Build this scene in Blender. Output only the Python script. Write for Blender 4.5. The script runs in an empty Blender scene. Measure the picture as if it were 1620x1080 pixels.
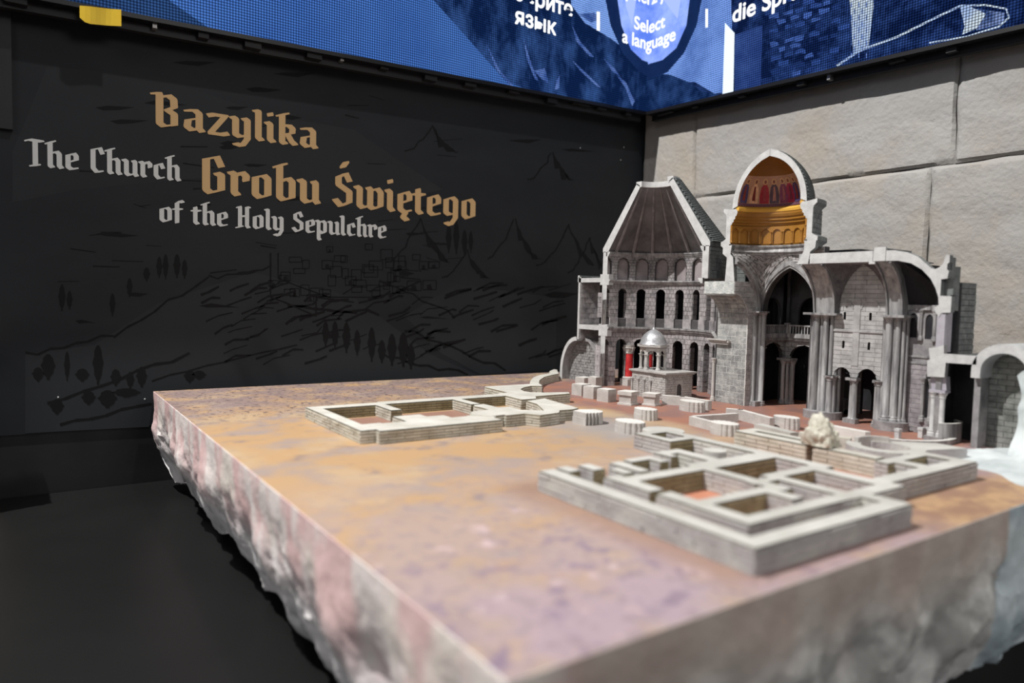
import bpy, bmesh, math, random
from mathutils import Vector, noise
random.seed(7)
S = bpy.context.scene
COL = S.collection
PI = math.pi

# ------------------------------------------------------------------ camera
F, YAW, PIT, ROL, H = 1116.0, .9695, -.0585, .0240, .30      # focal length in px of the 1620 px frame
cy_, sy_, cp_, sp_ = math.cos(YAW), math.sin(YAW), math.cos(PIT), math.sin(PIT)
fw = Vector((cy_*cp_, sy_*cp_, sp_)); r0 = Vector((sy_, -cy_, 0)); u0_ = r0.cross(fw)
rt = r0*math.cos(ROL) + u0_*math.sin(ROL); up = u0_*math.cos(ROL) - r0*math.sin(ROL)
EYE = Vector((0, 0, H))
cam = bpy.data.objects.new('camera', bpy.data.cameras.new('camera')); COL.objects.link(cam)
from mathutils import Matrix
M3 = Matrix((rt, up, -fw)).transposed()
cam.matrix_world = Matrix.Translation(EYE) @ M3.to_4x4()
cam.data.sensor_width = 36; cam.data.lens = F/1620*36
cam.data.clip_start = .02
cam.data.dof.use_dof = True; cam.data.dof.focus_distance = 2.2; cam.data.dof.aperture_fstop = 1.75
S.camera = cam

# ------------------------------------------------------------------ light
S.view_settings.view_transform = 'Standard'; S.view_settings.look = 'None'
S.view_settings.exposure = 0.0; S.view_settings.gamma = 1; S.view_settings.use_curve_mapping = False
W = bpy.data.worlds.new('world'); S.world = W; W.use_nodes = True
W.node_tree.nodes['Background'].inputs[0].default_value = (.80, .88, 1, 1)
W.node_tree.nodes['Background'].inputs[1].default_value = .11
def spot(name, loc, tgt, power, size, blend, rad, col=(1, 1, 1)):
    l = bpy.data.lights.new(name, 'SPOT'); l.energy = power; l.spot_size = math.radians(size); l.spot_blend = blend
    l.shadow_soft_size = rad; l.color = col
    o = bpy.data.objects.new(name, l); COL.objects.link(o); o.location = loc
    o.rotation_euler = (Vector(tgt)-Vector(loc)).to_track_quat('-Z', 'Y').to_euler(); return o
def area(name, loc, tgt, power, sx, sy, col=(1, 1, 1)):
    l = bpy.data.lights.new(name, 'AREA'); l.energy = power; l.shape = 'RECTANGLE'; l.size = sx; l.size_y = sy; l.color = col
    o = bpy.data.objects.new(name, l); COL.objects.link(o); o.location = loc
    o.rotation_euler = (Vector(tgt)-Vector(loc)).to_track_quat('-Z', 'Y').to_euler(); return o
spot('track_light_key', (-1.25, 1.95, 4.2), (1.35, 1.25, .2), 1420, 60, .5, .03, (1, .98, .955))
area('fill_light', (1.3, -2.6, 2.0), (1.1, .6, 0), 36, 1.4, 1.0, (1, .96, .93))  # fill added to brighten the faces turned to the front
spot('track_light_wall', (.9, .2, 3.6), (1.2, 2.4, .4), 120, 80, .6, .05, (1, .98, .96))
area('fill_light', (-2.4, -1.0, 2.3), (.8, 1.2, 0), 20, 1.6, 1.0, (1, .97, .95))  # soft fill added from the left to lift the slab side

spot('low_side_fill', (-1.9, .9, .75), (.3, 1.15, -.22), 32, 62, .8, .35, (1, .97, .96))  # extra low spot added only to brighten the left rock side

# ------------------------------------------------------------------ photo measuring helpers (pixel of the 1620x1080 frame -> point on a real plane)
def ray(px, py): return fw*F + rt*(px-810) + up*(540-py)
def onz(px, py, z=0):
    d = ray(px, py); return EYE + d*((z-H)/d.z)
def onx(px, py, X):
    d = ray(px, py); return EYE + d*(X/d.x)
def ony(px, py, Y):
    d = ray(px, py); return EYE + d*(Y/d.y)

# ------------------------------------------------------------------ materials
MATS = {}
def mat(name, c1, c2=None, c3=None, scale=20, rough=.75, bump=.0, bscale=None, metal=0, detail=5, rnd=0, spec=.3, stretch=None):
    if name in MATS: return MATS[name]
    m = bpy.data.materials.new(name); m.use_nodes = True; nt = m.node_tree; N = nt.nodes; L = nt.links
    b = N['Principled BSDF']; b.inputs['Roughness'].default_value = rough; b.inputs['Metallic'].default_value = metal
    b.inputs['Specular IOR Level'].default_value = spec
    tc = N.new('ShaderNodeTexCoord'); vec = tc.outputs['Object']
    if stretch:
        mp = N.new('ShaderNodeMapping'); mp.inputs['Scale'].default_value = stretch; L.new(vec, mp.inputs[0]); vec = mp.outputs[0]
    n = N.new('ShaderNodeTexNoise'); n.inputs['Scale'].default_value = scale; n.inputs['Detail'].default_value = detail
    n.inputs['Roughness'].default_value = .62; L.new(vec, n.inputs['Vector'])
    r = N.new('ShaderNodeValToRGB'); e = r.color_ramp.elements
    c2 = c2 or c1
    e[0].position = .33; e[0].color = (*c1, 1); e[1].position = .67; e[1].color = (*c2, 1)
    if c3: k = e.new(.5); k.color = (*c3, 1)
    L.new(n.outputs['Fac'], r.inputs[0]); out = r.outputs[0]
    if rnd:
        oi = N.new('ShaderNodeObjectInfo'); hs = N.new('ShaderNodeHueSaturation')
        mr = N.new('ShaderNodeMapRange'); mr.inputs['To Min'].default_value = 1-rnd; mr.inputs['To Max'].default_value = 1+rnd
        L.new(oi.outputs['Random'], mr.inputs[0]); L.new(mr.outputs[0], hs.inputs['Value']); L.new(out, hs.inputs['Color']); out = hs.outputs[0]
    L.new(out, b.inputs['Base Color'])
    if bump:
        n2 = N.new('ShaderNodeTexNoise'); n2.inputs['Scale'].default_value = bscale or scale*4; n2.inputs['Detail'].default_value = 6
        L.new(vec, n2.inputs['Vector'])
        bp = N.new('ShaderNodeBump'); bp.inputs['Strength'].default_value = bump; bp.inputs['Distance'].default_value = .004
        L.new(n2.outputs['Fac'], bp.inputs['Height']); L.new(bp.outputs[0], b.inputs['Normal'])
    MATS[name] = m; return m
def emit(name, c, strength=1, c2=None, scale=8, dots=True, lo=.4, hi=.62, stretch=(1, 1, 1)):
    """picture shown by an LED wall: colour noise seen through the panel's grid of dots"""
    m = bpy.data.materials.new(name); m.use_nodes = True; nt = m.node_tree; N = nt.nodes; L = nt.links
    N.remove(N['Principled BSDF']); em = N.new('ShaderNodeEmission'); L.new(em.outputs[0], N['Material Output'].inputs[0])
    em.inputs[1].default_value = strength
    tc = N.new('ShaderNodeTexCoord')
    mp = N.new('ShaderNodeMapping'); mp.inputs['Scale'].default_value = stretch; L.new(tc.outputs['Object'], mp.inputs[0])
    n = N.new('ShaderNodeTexNoise'); n.inputs['Scale'].default_value = scale; n.inputs['Detail'].default_value = 7; L.new(mp.outputs[0], n.inputs[0])
    n.inputs['Roughness'].default_value = .65
    r = N.new('ShaderNodeValToRGB'); e = r.color_ramp.elements; c2 = c2 or c
    e[0].position = lo; e[0].color = (*c, 1); e[1].position = hi; e[1].color = (*c2, 1); L.new(n.outputs['Fac'], r.inputs[0])
    if dots:
        v = N.new('ShaderNodeVectorMath'); v.operation = 'SCALE'; v.inputs['Scale'].default_value = 2*PI/.0085; L.new(tc.outputs['Object'], v.inputs[0])
        sx = N.new('ShaderNodeSeparateXYZ'); L.new(v.outputs[0], sx.inputs[0])
        ad = N.new('ShaderNodeMath'); ad.operation = 'ADD'; L.new(sx.outputs[0], ad.inputs[0]); L.new(sx.outputs[1], ad.inputs[1])
        outs = []
        for s in (ad.outputs[0], sx.outputs[2]):
            q = N.new('ShaderNodeMath'); q.operation = 'SINE'; L.new(s, q.inputs[0])
            w = N.new('ShaderNodeMath'); w.operation = 'MULTIPLY_ADD'; w.inputs[1].default_value = .36; w.inputs[2].default_value = .70; L.new(q.outputs[0], w.inputs[0]); outs.append(w.outputs[0])
        mu = N.new('ShaderNodeMath'); mu.operation = 'MULTIPLY'; L.new(outs[0], mu.inputs[0]); L.new(outs[1], mu.inputs[1])
        vs = N.new('ShaderNodeVectorMath'); vs.operation = 'SCALE'; L.new(r.outputs[0], vs.inputs[0]); L.new(mu.outputs[0], vs.inputs['Scale']); L.new(vs.outputs[0], em.inputs[0])
    else: L.new(r.outputs[0], em.inputs[0])
    MATS[name] = m; return m

CUT = mat('white_cut_face', (.42, .42, .415), (.56, .56, .55), scale=40, rough=.7, bump=.2, bscale=300)
GREY = mat('grey_painted_wall', (.17, .165, .168), (.33, .32, .32), scale=35, rough=.7, bump=.25, bscale=260)
STONE = mat('weathered_grey_stone', (.22, .212, .21), (.42, .405, .395), scale=55, rough=.68, bump=.3, bscale=350, rnd=.22)
STONEP = mat('grey_mauve_stone', (.19, .182, .188), (.41, .38, .378), scale=38, rough=.65, bump=.3, bscale=350, rnd=.2)
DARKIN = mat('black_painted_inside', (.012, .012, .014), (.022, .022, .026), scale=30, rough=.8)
MOULD = mat('silver_grey_moulding', (.13, .128, .132), (.42, .415, .41), scale=60, rough=.45, bump=.1, bscale=300, metal=.1, spec=.5, stretch=(1, 1, .15))
ROOFIN = mat('charcoal_roof_lining', (.07, .068, .07), (.17, .162, .166), scale=14, rough=.55, spec=.5)
RIB = mat('roof_rib_paint', (.17, .16, .16), (.30, .28, .28), scale=40, rough=.55)
TILE = mat('dark_green_tiles', (.055, .06, .06), (.14, .155, .15), scale=120, rough=.6)
EXT = mat('dark_outer_masonry', (.10, .11, .108), (.19, .20, .195), scale=60, rough=.75, bump=.3, rnd=.15)
JOINT = mat('dark_joint_paint', (.05, .048, .05), (.09, .085, .085), scale=40, rough=.85)
JOINTL = mat('pale_mortar', (.50, .49, .46), (.66, .65, .62), scale=60, rough=.8)
PIERST = mat('blotched_pier_stone', (.16, .165, .165), (.40, .40, .38), (.27, .275, .27), scale=45, rough=.62, bump=.5, bscale=260, rnd=.15)
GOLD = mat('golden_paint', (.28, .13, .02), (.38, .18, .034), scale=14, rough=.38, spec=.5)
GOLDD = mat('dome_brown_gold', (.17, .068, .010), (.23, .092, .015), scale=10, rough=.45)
SILVER = mat('silver_dome_paint', (.32, .32, .33), (.50, .50, .51), scale=60, rough=.38, metal=.5, bump=.2, bscale=200)
SHRINE = mat('pale_shrine_stone', (.34, .325, .31), (.50, .48, .46), scale=50, rough=.65, bump=.3, bscale=300, rnd=.15)
RED = mat('red_column_paint', (.42, .015, .02), (.60, .05, .05), scale=60, rough=.4, bump=.3)
RUINC = mat('cream_ruin_top', (.43, .415, .36), (.58, .56, .505), scale=14, rough=.75, bump=.3, bscale=120)
RUINS = mat('cream_brown_ruin_stone', (.40, .37, .30), (.58, .56, .49), scale=22, rough=.8, bump=.4, bscale=150, rnd=.10)
RUINJ = mat('brown_ruin_joint', (.17, .14, .095), (.24, .21, .15), scale=30, rough=.9)
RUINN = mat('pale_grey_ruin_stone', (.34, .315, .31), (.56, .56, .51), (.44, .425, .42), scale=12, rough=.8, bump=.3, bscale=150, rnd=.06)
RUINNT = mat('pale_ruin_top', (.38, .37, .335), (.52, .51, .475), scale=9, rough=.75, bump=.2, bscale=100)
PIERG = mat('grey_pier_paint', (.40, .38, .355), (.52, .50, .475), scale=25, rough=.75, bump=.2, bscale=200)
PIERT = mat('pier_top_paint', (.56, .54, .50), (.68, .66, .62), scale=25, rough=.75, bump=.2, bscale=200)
OLIVE = mat('olive_brown_ruin_stone', (.17, .14, .075), (.33, .29, .18), scale=20, rough=.85, bump=.4, bscale=150, rnd=.1)
ROCKW = mat('pale_blue_grey_rock', (.36, .40, .40), (.62, .66, .65), (.50, .54, .54), scale=9, rough=.6, bump=.5, bscale=40)
ROCKY = mat('cream_rock_paint', (.36, .34, .27), (.58, .56, .48), scale=35, rough=.75, bump=.6, bscale=120)
BLACK = mat('black_plastic', (.012, .012, .013), (.02, .02, .021), scale=5, rough=.5)
BLACKG = mat('satin_black_table', (.004, .004, .004), (.006, .006, .006), scale=3, rough=.45, spec=.28)
LETG = mat('gold_lettering', (.62, .41, .20), rough=.8, scale=5)
LETW = mat('white_lettering', (.66, .67, .65), rough=.8, scale=5)

# ------------------------------------------------------------------ mesh helpers
class MB:
    def __init__(s): s.v = []; s.f = []; s.m = []
    def add(s, vs, fs, mi=0):
        o = len(s.v); s.v += [tuple(v) for v in vs]; s.f += [tuple(i+o for i in f) for f in fs]
        s.m += ([mi]*len(fs) if isinstance(mi, int) else list(mi))
    def hexa(s, p, mi=0):      # p: 4 bottom (ccw) then 4 top
        s.add(p, [(3, 2, 1, 0), (4, 5, 6, 7), (0, 1, 5, 4), (1, 2, 6, 5), (2, 3, 7, 6), (3, 0, 4, 7)], mi)
    def box(s, x0, x1, y0, y1, z0, z1, mi=0, top=None):
        m = [mi]*6
        if top is not None: m[1] = top
        s.hexa([(x0, y0, z0), (x1, y0, z0), (x1, y1, z0), (x0, y1, z0), (x0, y0, z1), (x1, y0, z1), (x1, y1, z1), (x0, y1, z1)], m)
    def prism_x(s, poly, x0, x1, side=0, cap=0):   # poly in (y,z)
        n = len(poly); vs = [(x0, y, z) for y, z in poly] + [(x1, y, z) for y, z in poly]
        s.add(vs, [tuple(range(n)), tuple(range(2*n-1, n-1, -1))] + [(i, i+n, (i+1) % n+n, (i+1) % n) for i in range(n)], [cap, side]+[side]*n)
    def prism_z(s, poly, z0, z1, side=0, top=0):   # poly in (x,y)
        n = len(poly); vs = [(x, y, z0) for x, y in poly] + [(x, y, z1) for x, y in poly]
        s.add(vs, [tuple(range(n-1, -1, -1)), tuple(range(n, 2*n))] + [(i, (i+1) % n, (i+1) % n+n, i+n) for i in range(n)], [side, top]+[side]*n)
    def prism_y(s, poly, y0, y1, side=0, cap=0):   # poly in (x,z)
        n = len(poly); vs = [(x, y0, z) for x, z in poly] + [(x, y1, z) for x, z in poly]
        s.add(vs, [tuple(range(n)), tuple(range(2*n-1, n-1, -1))] + [(i, i+n, (i+1) % n+n, (i+1) % n) for i in range(n)], [cap, cap]+[side]*n)
    def revolve(s, prof, cx, cy, a0, a1, n, mi=0, cap=0, closed=True):   # prof: (r,z[,mat]) closed outline; angles in degrees
        k = len(prof); vs = []; fs = []; ms = []
        for i in range(n+1):
            a = math.radians(a0+(a1-a0)*i/n)
            vs += [(cx+p[0]*math.cos(a), cy+p[0]*math.sin(a), p[1]) for p in prof]
        e = k if closed else k-1
        for i in range(n):
            for j in range(e):
                j2 = (j+1) % k
                fs.append((i*k+j, i*k+j2, (i+1)*k+j2, (i+1)*k+j)); ms.append(prof[j][2] if len(prof[j]) > 2 else mi)
        if closed and abs(a1-a0) < 359: fs += [tuple(range(k)), tuple(range(n*k+k-1, n*k-1, -1))]; ms += [cap, cap]
        s.add(vs, fs, ms)
    def tube(s, p0, p1, r0, r1=None, n=8, mi=0):
        r1 = r1 or r0; p0 = Vector(p0); p1 = Vector(p1); d = (p1-p0).normalized()
        a = d.orthogonal().normalized(); b = d.cross(a); vs = []
        for p, r in ((p0, r0), (p1, r1)):
            vs += [p+(a*math.cos(2*PI*i/n)+b*math.sin(2*PI*i/n))*r for i in range(n)]
        s.add(vs, [tuple(range(n-1, -1, -1)), tuple(range(n, 2*n))]+[(i, (i+1) % n, (i+1) % n+n, i+n) for i in range(n)], mi)
    def path_tube(s, pts, r, n=6, mi=0):
        for a, b in zip(pts, pts[1:]): s.tube(a, b, r, n=n, mi=mi)
    def build(s, name, mats, parent=None, smooth=False, weld=False, **props):
        me = bpy.data.meshes.new(name); me.from_pydata(s.v, [], s.f)
        for m in (mats if isinstance(mats, (list, tuple)) else [mats]): me.materials.append(m)
        me.polygons.foreach_set('material_index', s.m)
        bm = bmesh.new(); bm.from_mesh(me)
        if weld: bmesh.ops.remove_doubles(bm, verts=bm.verts, dist=1e-5)
        bmesh.ops.recalc_face_normals(bm, faces=bm.faces); bm.to_mesh(me); bm.free()
        if smooth:
            me.polygons.foreach_set('use_smooth', [True]*len(me.polygons))
            try: me.set_sharp_from_angle(angle=math.radians(38))
            except Exception: pass
        o = bpy.data.objects.new(name, me); COL.objects.link(o)
        if parent: o.parent = parent; o.matrix_parent_inverse = Matrix.Translation(-parent_loc(parent))
        for k, v in props.items(): o[k] = v
        return o
def parent_loc(p):
    if p.parent is None: return p.location.copy()
    return parent_loc(p.parent)+p.matrix_parent_inverse.translation+p.location
def thing(name, label, cat, loc=(0, 0, 0), group=None):
    o = bpy.data.objects.new(name, None); COL.objects.link(o); o.location = loc; o.empty_display_size = .02
    o['label'] = label; o['category'] = cat
    if group: o['group'] = group
    return o
def tag(o, label, cat, group=None):
    o['label'] = label; o['category'] = cat
    if group: o['group'] = group
    return o

def op_top(o, u):
    uc, hw, zb, zs, rise, kind = o; d = abs(u-uc)/hw
    if d >= 1 or kind == 'flat': return zs if d >= 1 else zs+rise
    if kind == 'pointed':
        k = .55; return zs+rise*math.sqrt(max(0, 1-((d+k)/(1+k))**2))/math.sqrt(1-(k/(1+k))**2)
    return zs+rise*math.sqrt(1-d*d)
def arcade(mb, path, u0, u1, z0, z1, th, ops=(), du=.03, mi=0, off=0, nsub=10, jamb=None, cap=None):
    """wall along path(u)->(x,y,nx,ny), front on the path, thickness th along n, with arched openings"""
    us = {u0, u1}; k = max(1, int(abs(u1-u0)/du))
    for i in range(k+1): us.add(u0+(u1-u0)*i/k)
    for o in ops:
        for i in range(nsub+1):
            q = o[0]-o[1]*math.cos(PI*i/nsub)
            if u0 < q < u1: us.add(q)
    us = sorted(us); us2 = [us[0]]
    for q in us[1:]:
        if q-us2[-1] > 1e-6: us2.append(q)
    n = 0
    for a, b in zip(us2, us2[1:]):
        m = (a+b)/2; iv = [(z0, z0, None)]
        res = []; lo = (z0, z0)
        for o in sorted([o for o in ops if abs(m-o[0]) < o[1]], key=lambda o: o[2]):
            if min(o[2], z1)-max(lo) > 1e-6: res.append((lo, (min(o[2], z1),)*2))
            lo = (max(z0, op_top(o, a)), max(z0, op_top(o, b)))
        if z1-min(lo) > 1e-6: res.append(((min(lo[0], z1), min(lo[1], z1)), (z1, z1)))
        pa = path(a); pb = path(b)
        for l, h in res:
            A0 = (pa[0]-pa[2]*off, pa[1]-pa[3]*off); A1 = (pa[0]+pa[2]*th, pa[1]+pa[3]*th)
            B0 = (pb[0]-pb[2]*off, pb[1]-pb[3]*off); B1 = (pb[0]+pb[2]*th, pb[1]+pb[3]*th)
            mm = [mi]*6
            if jamb is not None: mm = [jamb, mi, mi, jamb, jamb, jamb]
            mb.hexa([(*A0, l[0]), (*B0, l[1]), (*B1, l[1]), (*A1, l[0]), (*A0, h[0]), (*B0, h[1]), (*B1, h[1]), (*A1, h[0])], mm); n += 1
    return n
BUD = {}
def stones(path, u0, u1, z0, z1, ch, ln, parent, m, ops=(), proud=.0012, gap=.0006, key='church', limit=290, ug=None, du=9, rows_gap=None):
    """coursed masonry: each block a mesh of its own until the budget of the thing is used, then joined"""
    st = MB(); nz = max(1, round((z1-z0)/ch)); h = (z1-z0)/nz; ug = ug or gap
    for k in range(nz):
        nu = max(1, round((u1-u0)/ln)); l = (u1-u0)/nu; s = 0 if k % 2 == 0 else -.5
        q = 0
        while True:
            a = u0+(q+s)*l; b = a+l; q += 1
            if a >= u1-1e-6: break
            a = max(a, u0); b = min(b, u1)
            if b-a < l*.18: continue
            j = random.uniform(-.4, .5)*proud
            if BUD.get(key, 0) < limit:
                mb = MB()
            else: mb = st
            n = arcade(mb, path, a+ug/2, b-ug/2, z0+k*h+gap/2, z0+(k+1)*h-gap/2, .0003, ops, du=du, off=proud+j, nsub=6)
            if n and mb is not st:
                BUD[key] = BUD.get(key, 0)+1; mb.build('stone', m, parent)
    if st.v: st.build('stone_courses', m, parent, kind='stuff')
def line(x0, y0, x1, y1):   # straight path; u in metres from p0; n points right of the travel direction
    d = math.hypot(x1-x0, y1-y0); dx, dy = (x1-x0)/d, (y1-y0)/d
    return lambda u: (x0+dx*u, y0+dy*u, dy, -dx)
def circ(cx, cy, R, sgn=1): # u in degrees; n outwards
    return lambda u: (cx+R*math.cos(math.radians(u)), cy+R*math.sin(math.radians(u)), sgn*math.cos(math.radians(u)), sgn*math.sin(math.radians(u)))
def column(mb, x, y, r, z0, z1, n=10, cap=True, mi=0, base=True):
    p = []
    hb = min(.012, (z1-z0)*.12)
    if base: p += [(r*1.7, z0), (r*1.7, z0+hb*.6), (r*1.35, z0+hb*.8), (r*1.45, z0+hb), (r*1.05, z0+hb*1.35)]
    else: p += [(r, z0)]
    if cap: p += [(r, z1-hb*1.2), (r*1.25, z1-hb*1.1), (r*1.15, z1-hb*.9), (r*1.7, z1-hb*.25), (r*1.8, z1-hb*.2), (r*1.8, z1)]
    else: p += [(r, z1)]
    p += [(.0001, z1), (.0001, z0)]
    mb.revolve(p, x, y, 0, 360, n, mi)
# ================================================================== SETTING
YW = 2.455; XW = 2.41; KW = YW/2.42
def struct(mb, name, m, **k):
    o = mb.build(name, m, None, **k); o['kind'] = 'structure'; return o
mb = MB(); mb.box(-3.5, 3.6, -3.2, 2.8, -1.12, -1.1); struct(mb, 'floor', BLACK)
mural_m = mat('dark_mural_print', (.0115, .0135, .0165), (.0165, .019, .0225), scale=3, rough=.62, spec=.25, stretch=(1, 1, 2.2))
mb = MB(); mb.box(-.55, XW+.3, YW, YW+.06, -.12, 2.4); wall_back = struct(mb, 'wall_back', mural_m)
mb = MB(); mb.box(-.55, XW+.3, YW+.004, YW+.06, -1.1, -.12); struct(mb, 'baseboard_back', BLACK)
mb = MB(); mb.box(-.60, -.030, YW-.02, YW, .74, 1.6); struct(mb, 'trim_1', BLACK)
# black table the model stands on
tb = thing('display_table', 'wide low satin black table under the church model', 'table', (1.3, 1.3, -1.1))
mb = MB(); mb.box(-.5, XW-.02, .62, YW-.005, -.33, -.30); mb.build('table_top', BLACKG, tb)
mb = MB(); mb.box(-.42, XW-.08, .70, YW-.06, -1.1, -.33); mb.build('table_body', BLACK, tb)
# ---- mural drawing: hills, cypresses and a walled town, printed slightly darker than the ground
INK = mat('mural_ink', (.0052, .0055, .006), rough=.7, scale=4, spec=.2)
INKL = mat('mural_pale_ink', (.022, .024, .027), (.026, .029, .032), rough=.7, scale=3, spec=.2)
def mp(px, py, lift=.0006): p = ony(px, py, YW-lift); return p
def flat(mb, pix, lift=.0006): n = len(pix); mb.add([mp(x, y, lift) for x, y in pix], [tuple(range(n))])
def stroke(mb, pts, w, lift=.0006):
    for i, ((x0, y0), (x1, y1)) in enumerate(zip(pts, pts[1:])):
        dx, dy = x1-x0, y1-y0; d = math.hypot(dx, dy) or 1; nx, ny = -dy/d*w/2, dx/d*w/2
        flat(mb, [(x0+nx, y0+ny), (x1+nx*.7, y1+ny*.7), (x1-nx*.7, y1-ny*.7), (x0-nx, y0-ny)], lift)
hill = MB()
flat(hill, [(20, 240), (75, 105), (250, 122), (420, 180), (560, 205), (700, 300), (560, 330), (330, 280), (120, 300), (20, 320)], .0003)
flat(hill, [(40, 685), (40, 560), (150, 545), (250, 480), (400, 430), (560, 470), (680, 560), (760, 595), (245, 618), (236, 675)], .0003)
flat(hill, [(700, 560), (640, 500), (720, 450), (880, 470), (880, 585), (760, 592)], .0003)
hill.build('mural_hill', INKL, wall_back)
ink = MB(); R = random.Random(3)
def jag(x0, y0, x1, y1, n=7, a=5): return [(x0+(x1-x0)*i/n, y0+(y1-y0)*i/n+R.uniform(-a, a)) for i in range(n+1)]
stroke(ink, jag(75, 640, 300, 560, 8, 4), 5); stroke(ink, jag(40, 560, 180, 530), 4); stroke(ink, jag(180, 530, 330, 440), 4)
stroke(ink, jag(330, 440, 430, 420), 3); stroke(ink, jag(95, 670, 240, 640, 6, 3), 5); stroke(ink, jag(240, 600, 470, 545, 8, 3), 3)
stroke(ink, jag(455, 480, 600, 495), 5); stroke(ink, jag(600, 440, 720, 500, 9, 4), 3); stroke(ink, jag(640, 520, 800, 585, 9, 4), 4)
stroke(ink, jag(600, 560, 740, 592, 9, 4), 4)
for k in range(110):   # hatching on the slopes
    x = R.uniform(300, 880); y = R.uniform(455, 580)
    if y > 610-.0*x: continue
    stroke(ink, [(x, y), (x+R.uniform(10, 26), y-R.uniform(4, 12)), (x+R.uniform(28, 44), y-R.uniform(8, 16))], R.uniform(1.8, 5.0))
for k in range(40):
    x = R.uniform(60, 700); y = R.uniform(150, 330) if k % 2 else R.uniform(330, 450)
    stroke(ink, [(x, y), (x+R.uniform(15, 50), y+R.uniform(-6, 8))], R.uniform(1, 2.6))
def mountain(x0, x1, yt, yb):
    m = x0+(x1-x0)*.55; n = 9; L_ = []; Rr = []
    for i in range(n+1):
        t = i/n; L_.append((x0+(m-x0)*t+R.uniform(-2, 2), yb-(yb-yt)*t**1.7+R.uniform(-2, 2))); Rr.append((m+(x1-m)*t+R.uniform(-2, 2), yt+(yb-yt)*t**.75+R.uniform(-2, 2)))
    stroke(ink, L_, 2.6); stroke(ink, Rr, 2.2)
    low = [(x+R.uniform(2, 8), min(yb, y+R.uniform(10, 26))) for x, y in Rr]
    for (a, b), (c, d) in zip(zip(Rr, low), list(zip(Rr, low))[1:]): flat(ink, [a, c, d, b], .0007)
for a in [(770, 850, 345, 410), (850, 940, 355, 420), (700, 770, 395, 440), (835, 905, 240, 285), (610, 710, 345, 415), (900, 960, 375, 430), (640, 720, 200, 240)]: mountain(*a)
for k in range(26):
    x = R.uniform(40, 960); y = R.uniform(90, 560); w = R.uniform(20, 70)
    flat(ink, [(x, y), (x+w*.3, y-R.uniform(1, 5)), (x+w, y+R.uniform(-3, 4)), (x+w*.6, y+R.uniform(2, 6)), (x+w*.2, y+R.uniform(2, 5))], .0007) if y < 540-.0*x else None
def tree(x, yb, h, w):
    pts = [(x-w*.2, yb)]; n = 6
    for i in range(n+1): pts.append((x-w*math.sin(PI*(i+.6)/(n+1.2))*(1 if i % 2 else .75), yb-h*.1-h*.9*i/n))
    for i in range(n, -1, -1): pts.append((x+w*math.sin(PI*(i+.6)/(n+1.2))*(1 if i % 2 else .8), yb-h*.1-h*.9*i/n))
    pts.append((x+w*.2, yb)); flat(ink, pts, .0008)
for x, yb, h, w in [(155, 608, 62, 9), (106, 602, 46, 5), (76, 600, 40, 12), (60, 603, 22, 10), (183, 610, 26, 9), (206, 614, 26, 7), (224, 612, 32, 9), (130, 603, 20, 12),
                    (178, 500, 36, 5), (205, 470, 30, 5), (252, 440, 34, 5), (262, 442, 40, 5), (280, 440, 38, 6), (292, 441, 30, 5), (232, 445, 22, 6), (98, 492, 42, 6), (110, 490, 30, 5),
                    (515, 548, 40, 6), (530, 552, 44, 6), (548, 558, 48, 7), (565, 562, 40, 6), (588, 572, 54, 7), (604, 574, 36, 7), (620, 578, 50, 8), (638, 580, 54, 9), (650, 584, 40, 7),
                    (710, 400, 44, 5), (722, 402, 52, 5), (735, 404, 40, 5), (745, 400, 34, 4), (90, 655, 24, 12), (170, 645, 28, 16), (140, 640, 22, 12), (200, 628, 14, 24), (300, 605, 20, 10), (315, 600, 14, 12)]:
    tree(x, yb, h, w)
town = MB()
for k in range(44):   # the walled town on its ridge
    x = R.uniform(425, 690); y = R.uniform(395, 470)-(x-425)*.06; w = R.uniform(9, 22); h = R.uniform(7, 18)
    for s in ([(x, y), (x+w, y)], [(x, y), (x, y+h)], [(x+w, y), (x+w, y+h)], [(x, y+h), (x+w, y+h)]): stroke(ink, s, 1.6, .0008)
    if k % 3 == 0: flat(ink, [(x+w*.3, y+h), (x+w*.3, y+h*.5), (x+w*.6, y+h*.4), (x+w*.7, y+h)], .0008)
stroke(ink, [(428, 400), (428, 470), (450, 478), (500, 500), (500, 470), (560, 478)], 3, .0008)
stroke(ink, [(440, 400), (440, 440), (470, 452), (520, 470), (590, 470), (640, 460)], 2.4, .0008)
ink.build('mural_drawing', INK, wall_back)
# small fixing dots on the print
for x, y in [(92, 628), (229, 631), (987, 233), (982, 253), (918, 234)]:
    p = ony(x, y, YW); mb = MB(); mb.revolve([(.0001, 0), (.0025, 0), (.0022, .001), (.0001, .0012)], 0, 0, 0, 360, 8)
    o = mb.build("pin", LETW, wall_back); o.location = p; o.rotation_euler = (PI/2, 0, 0)

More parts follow.
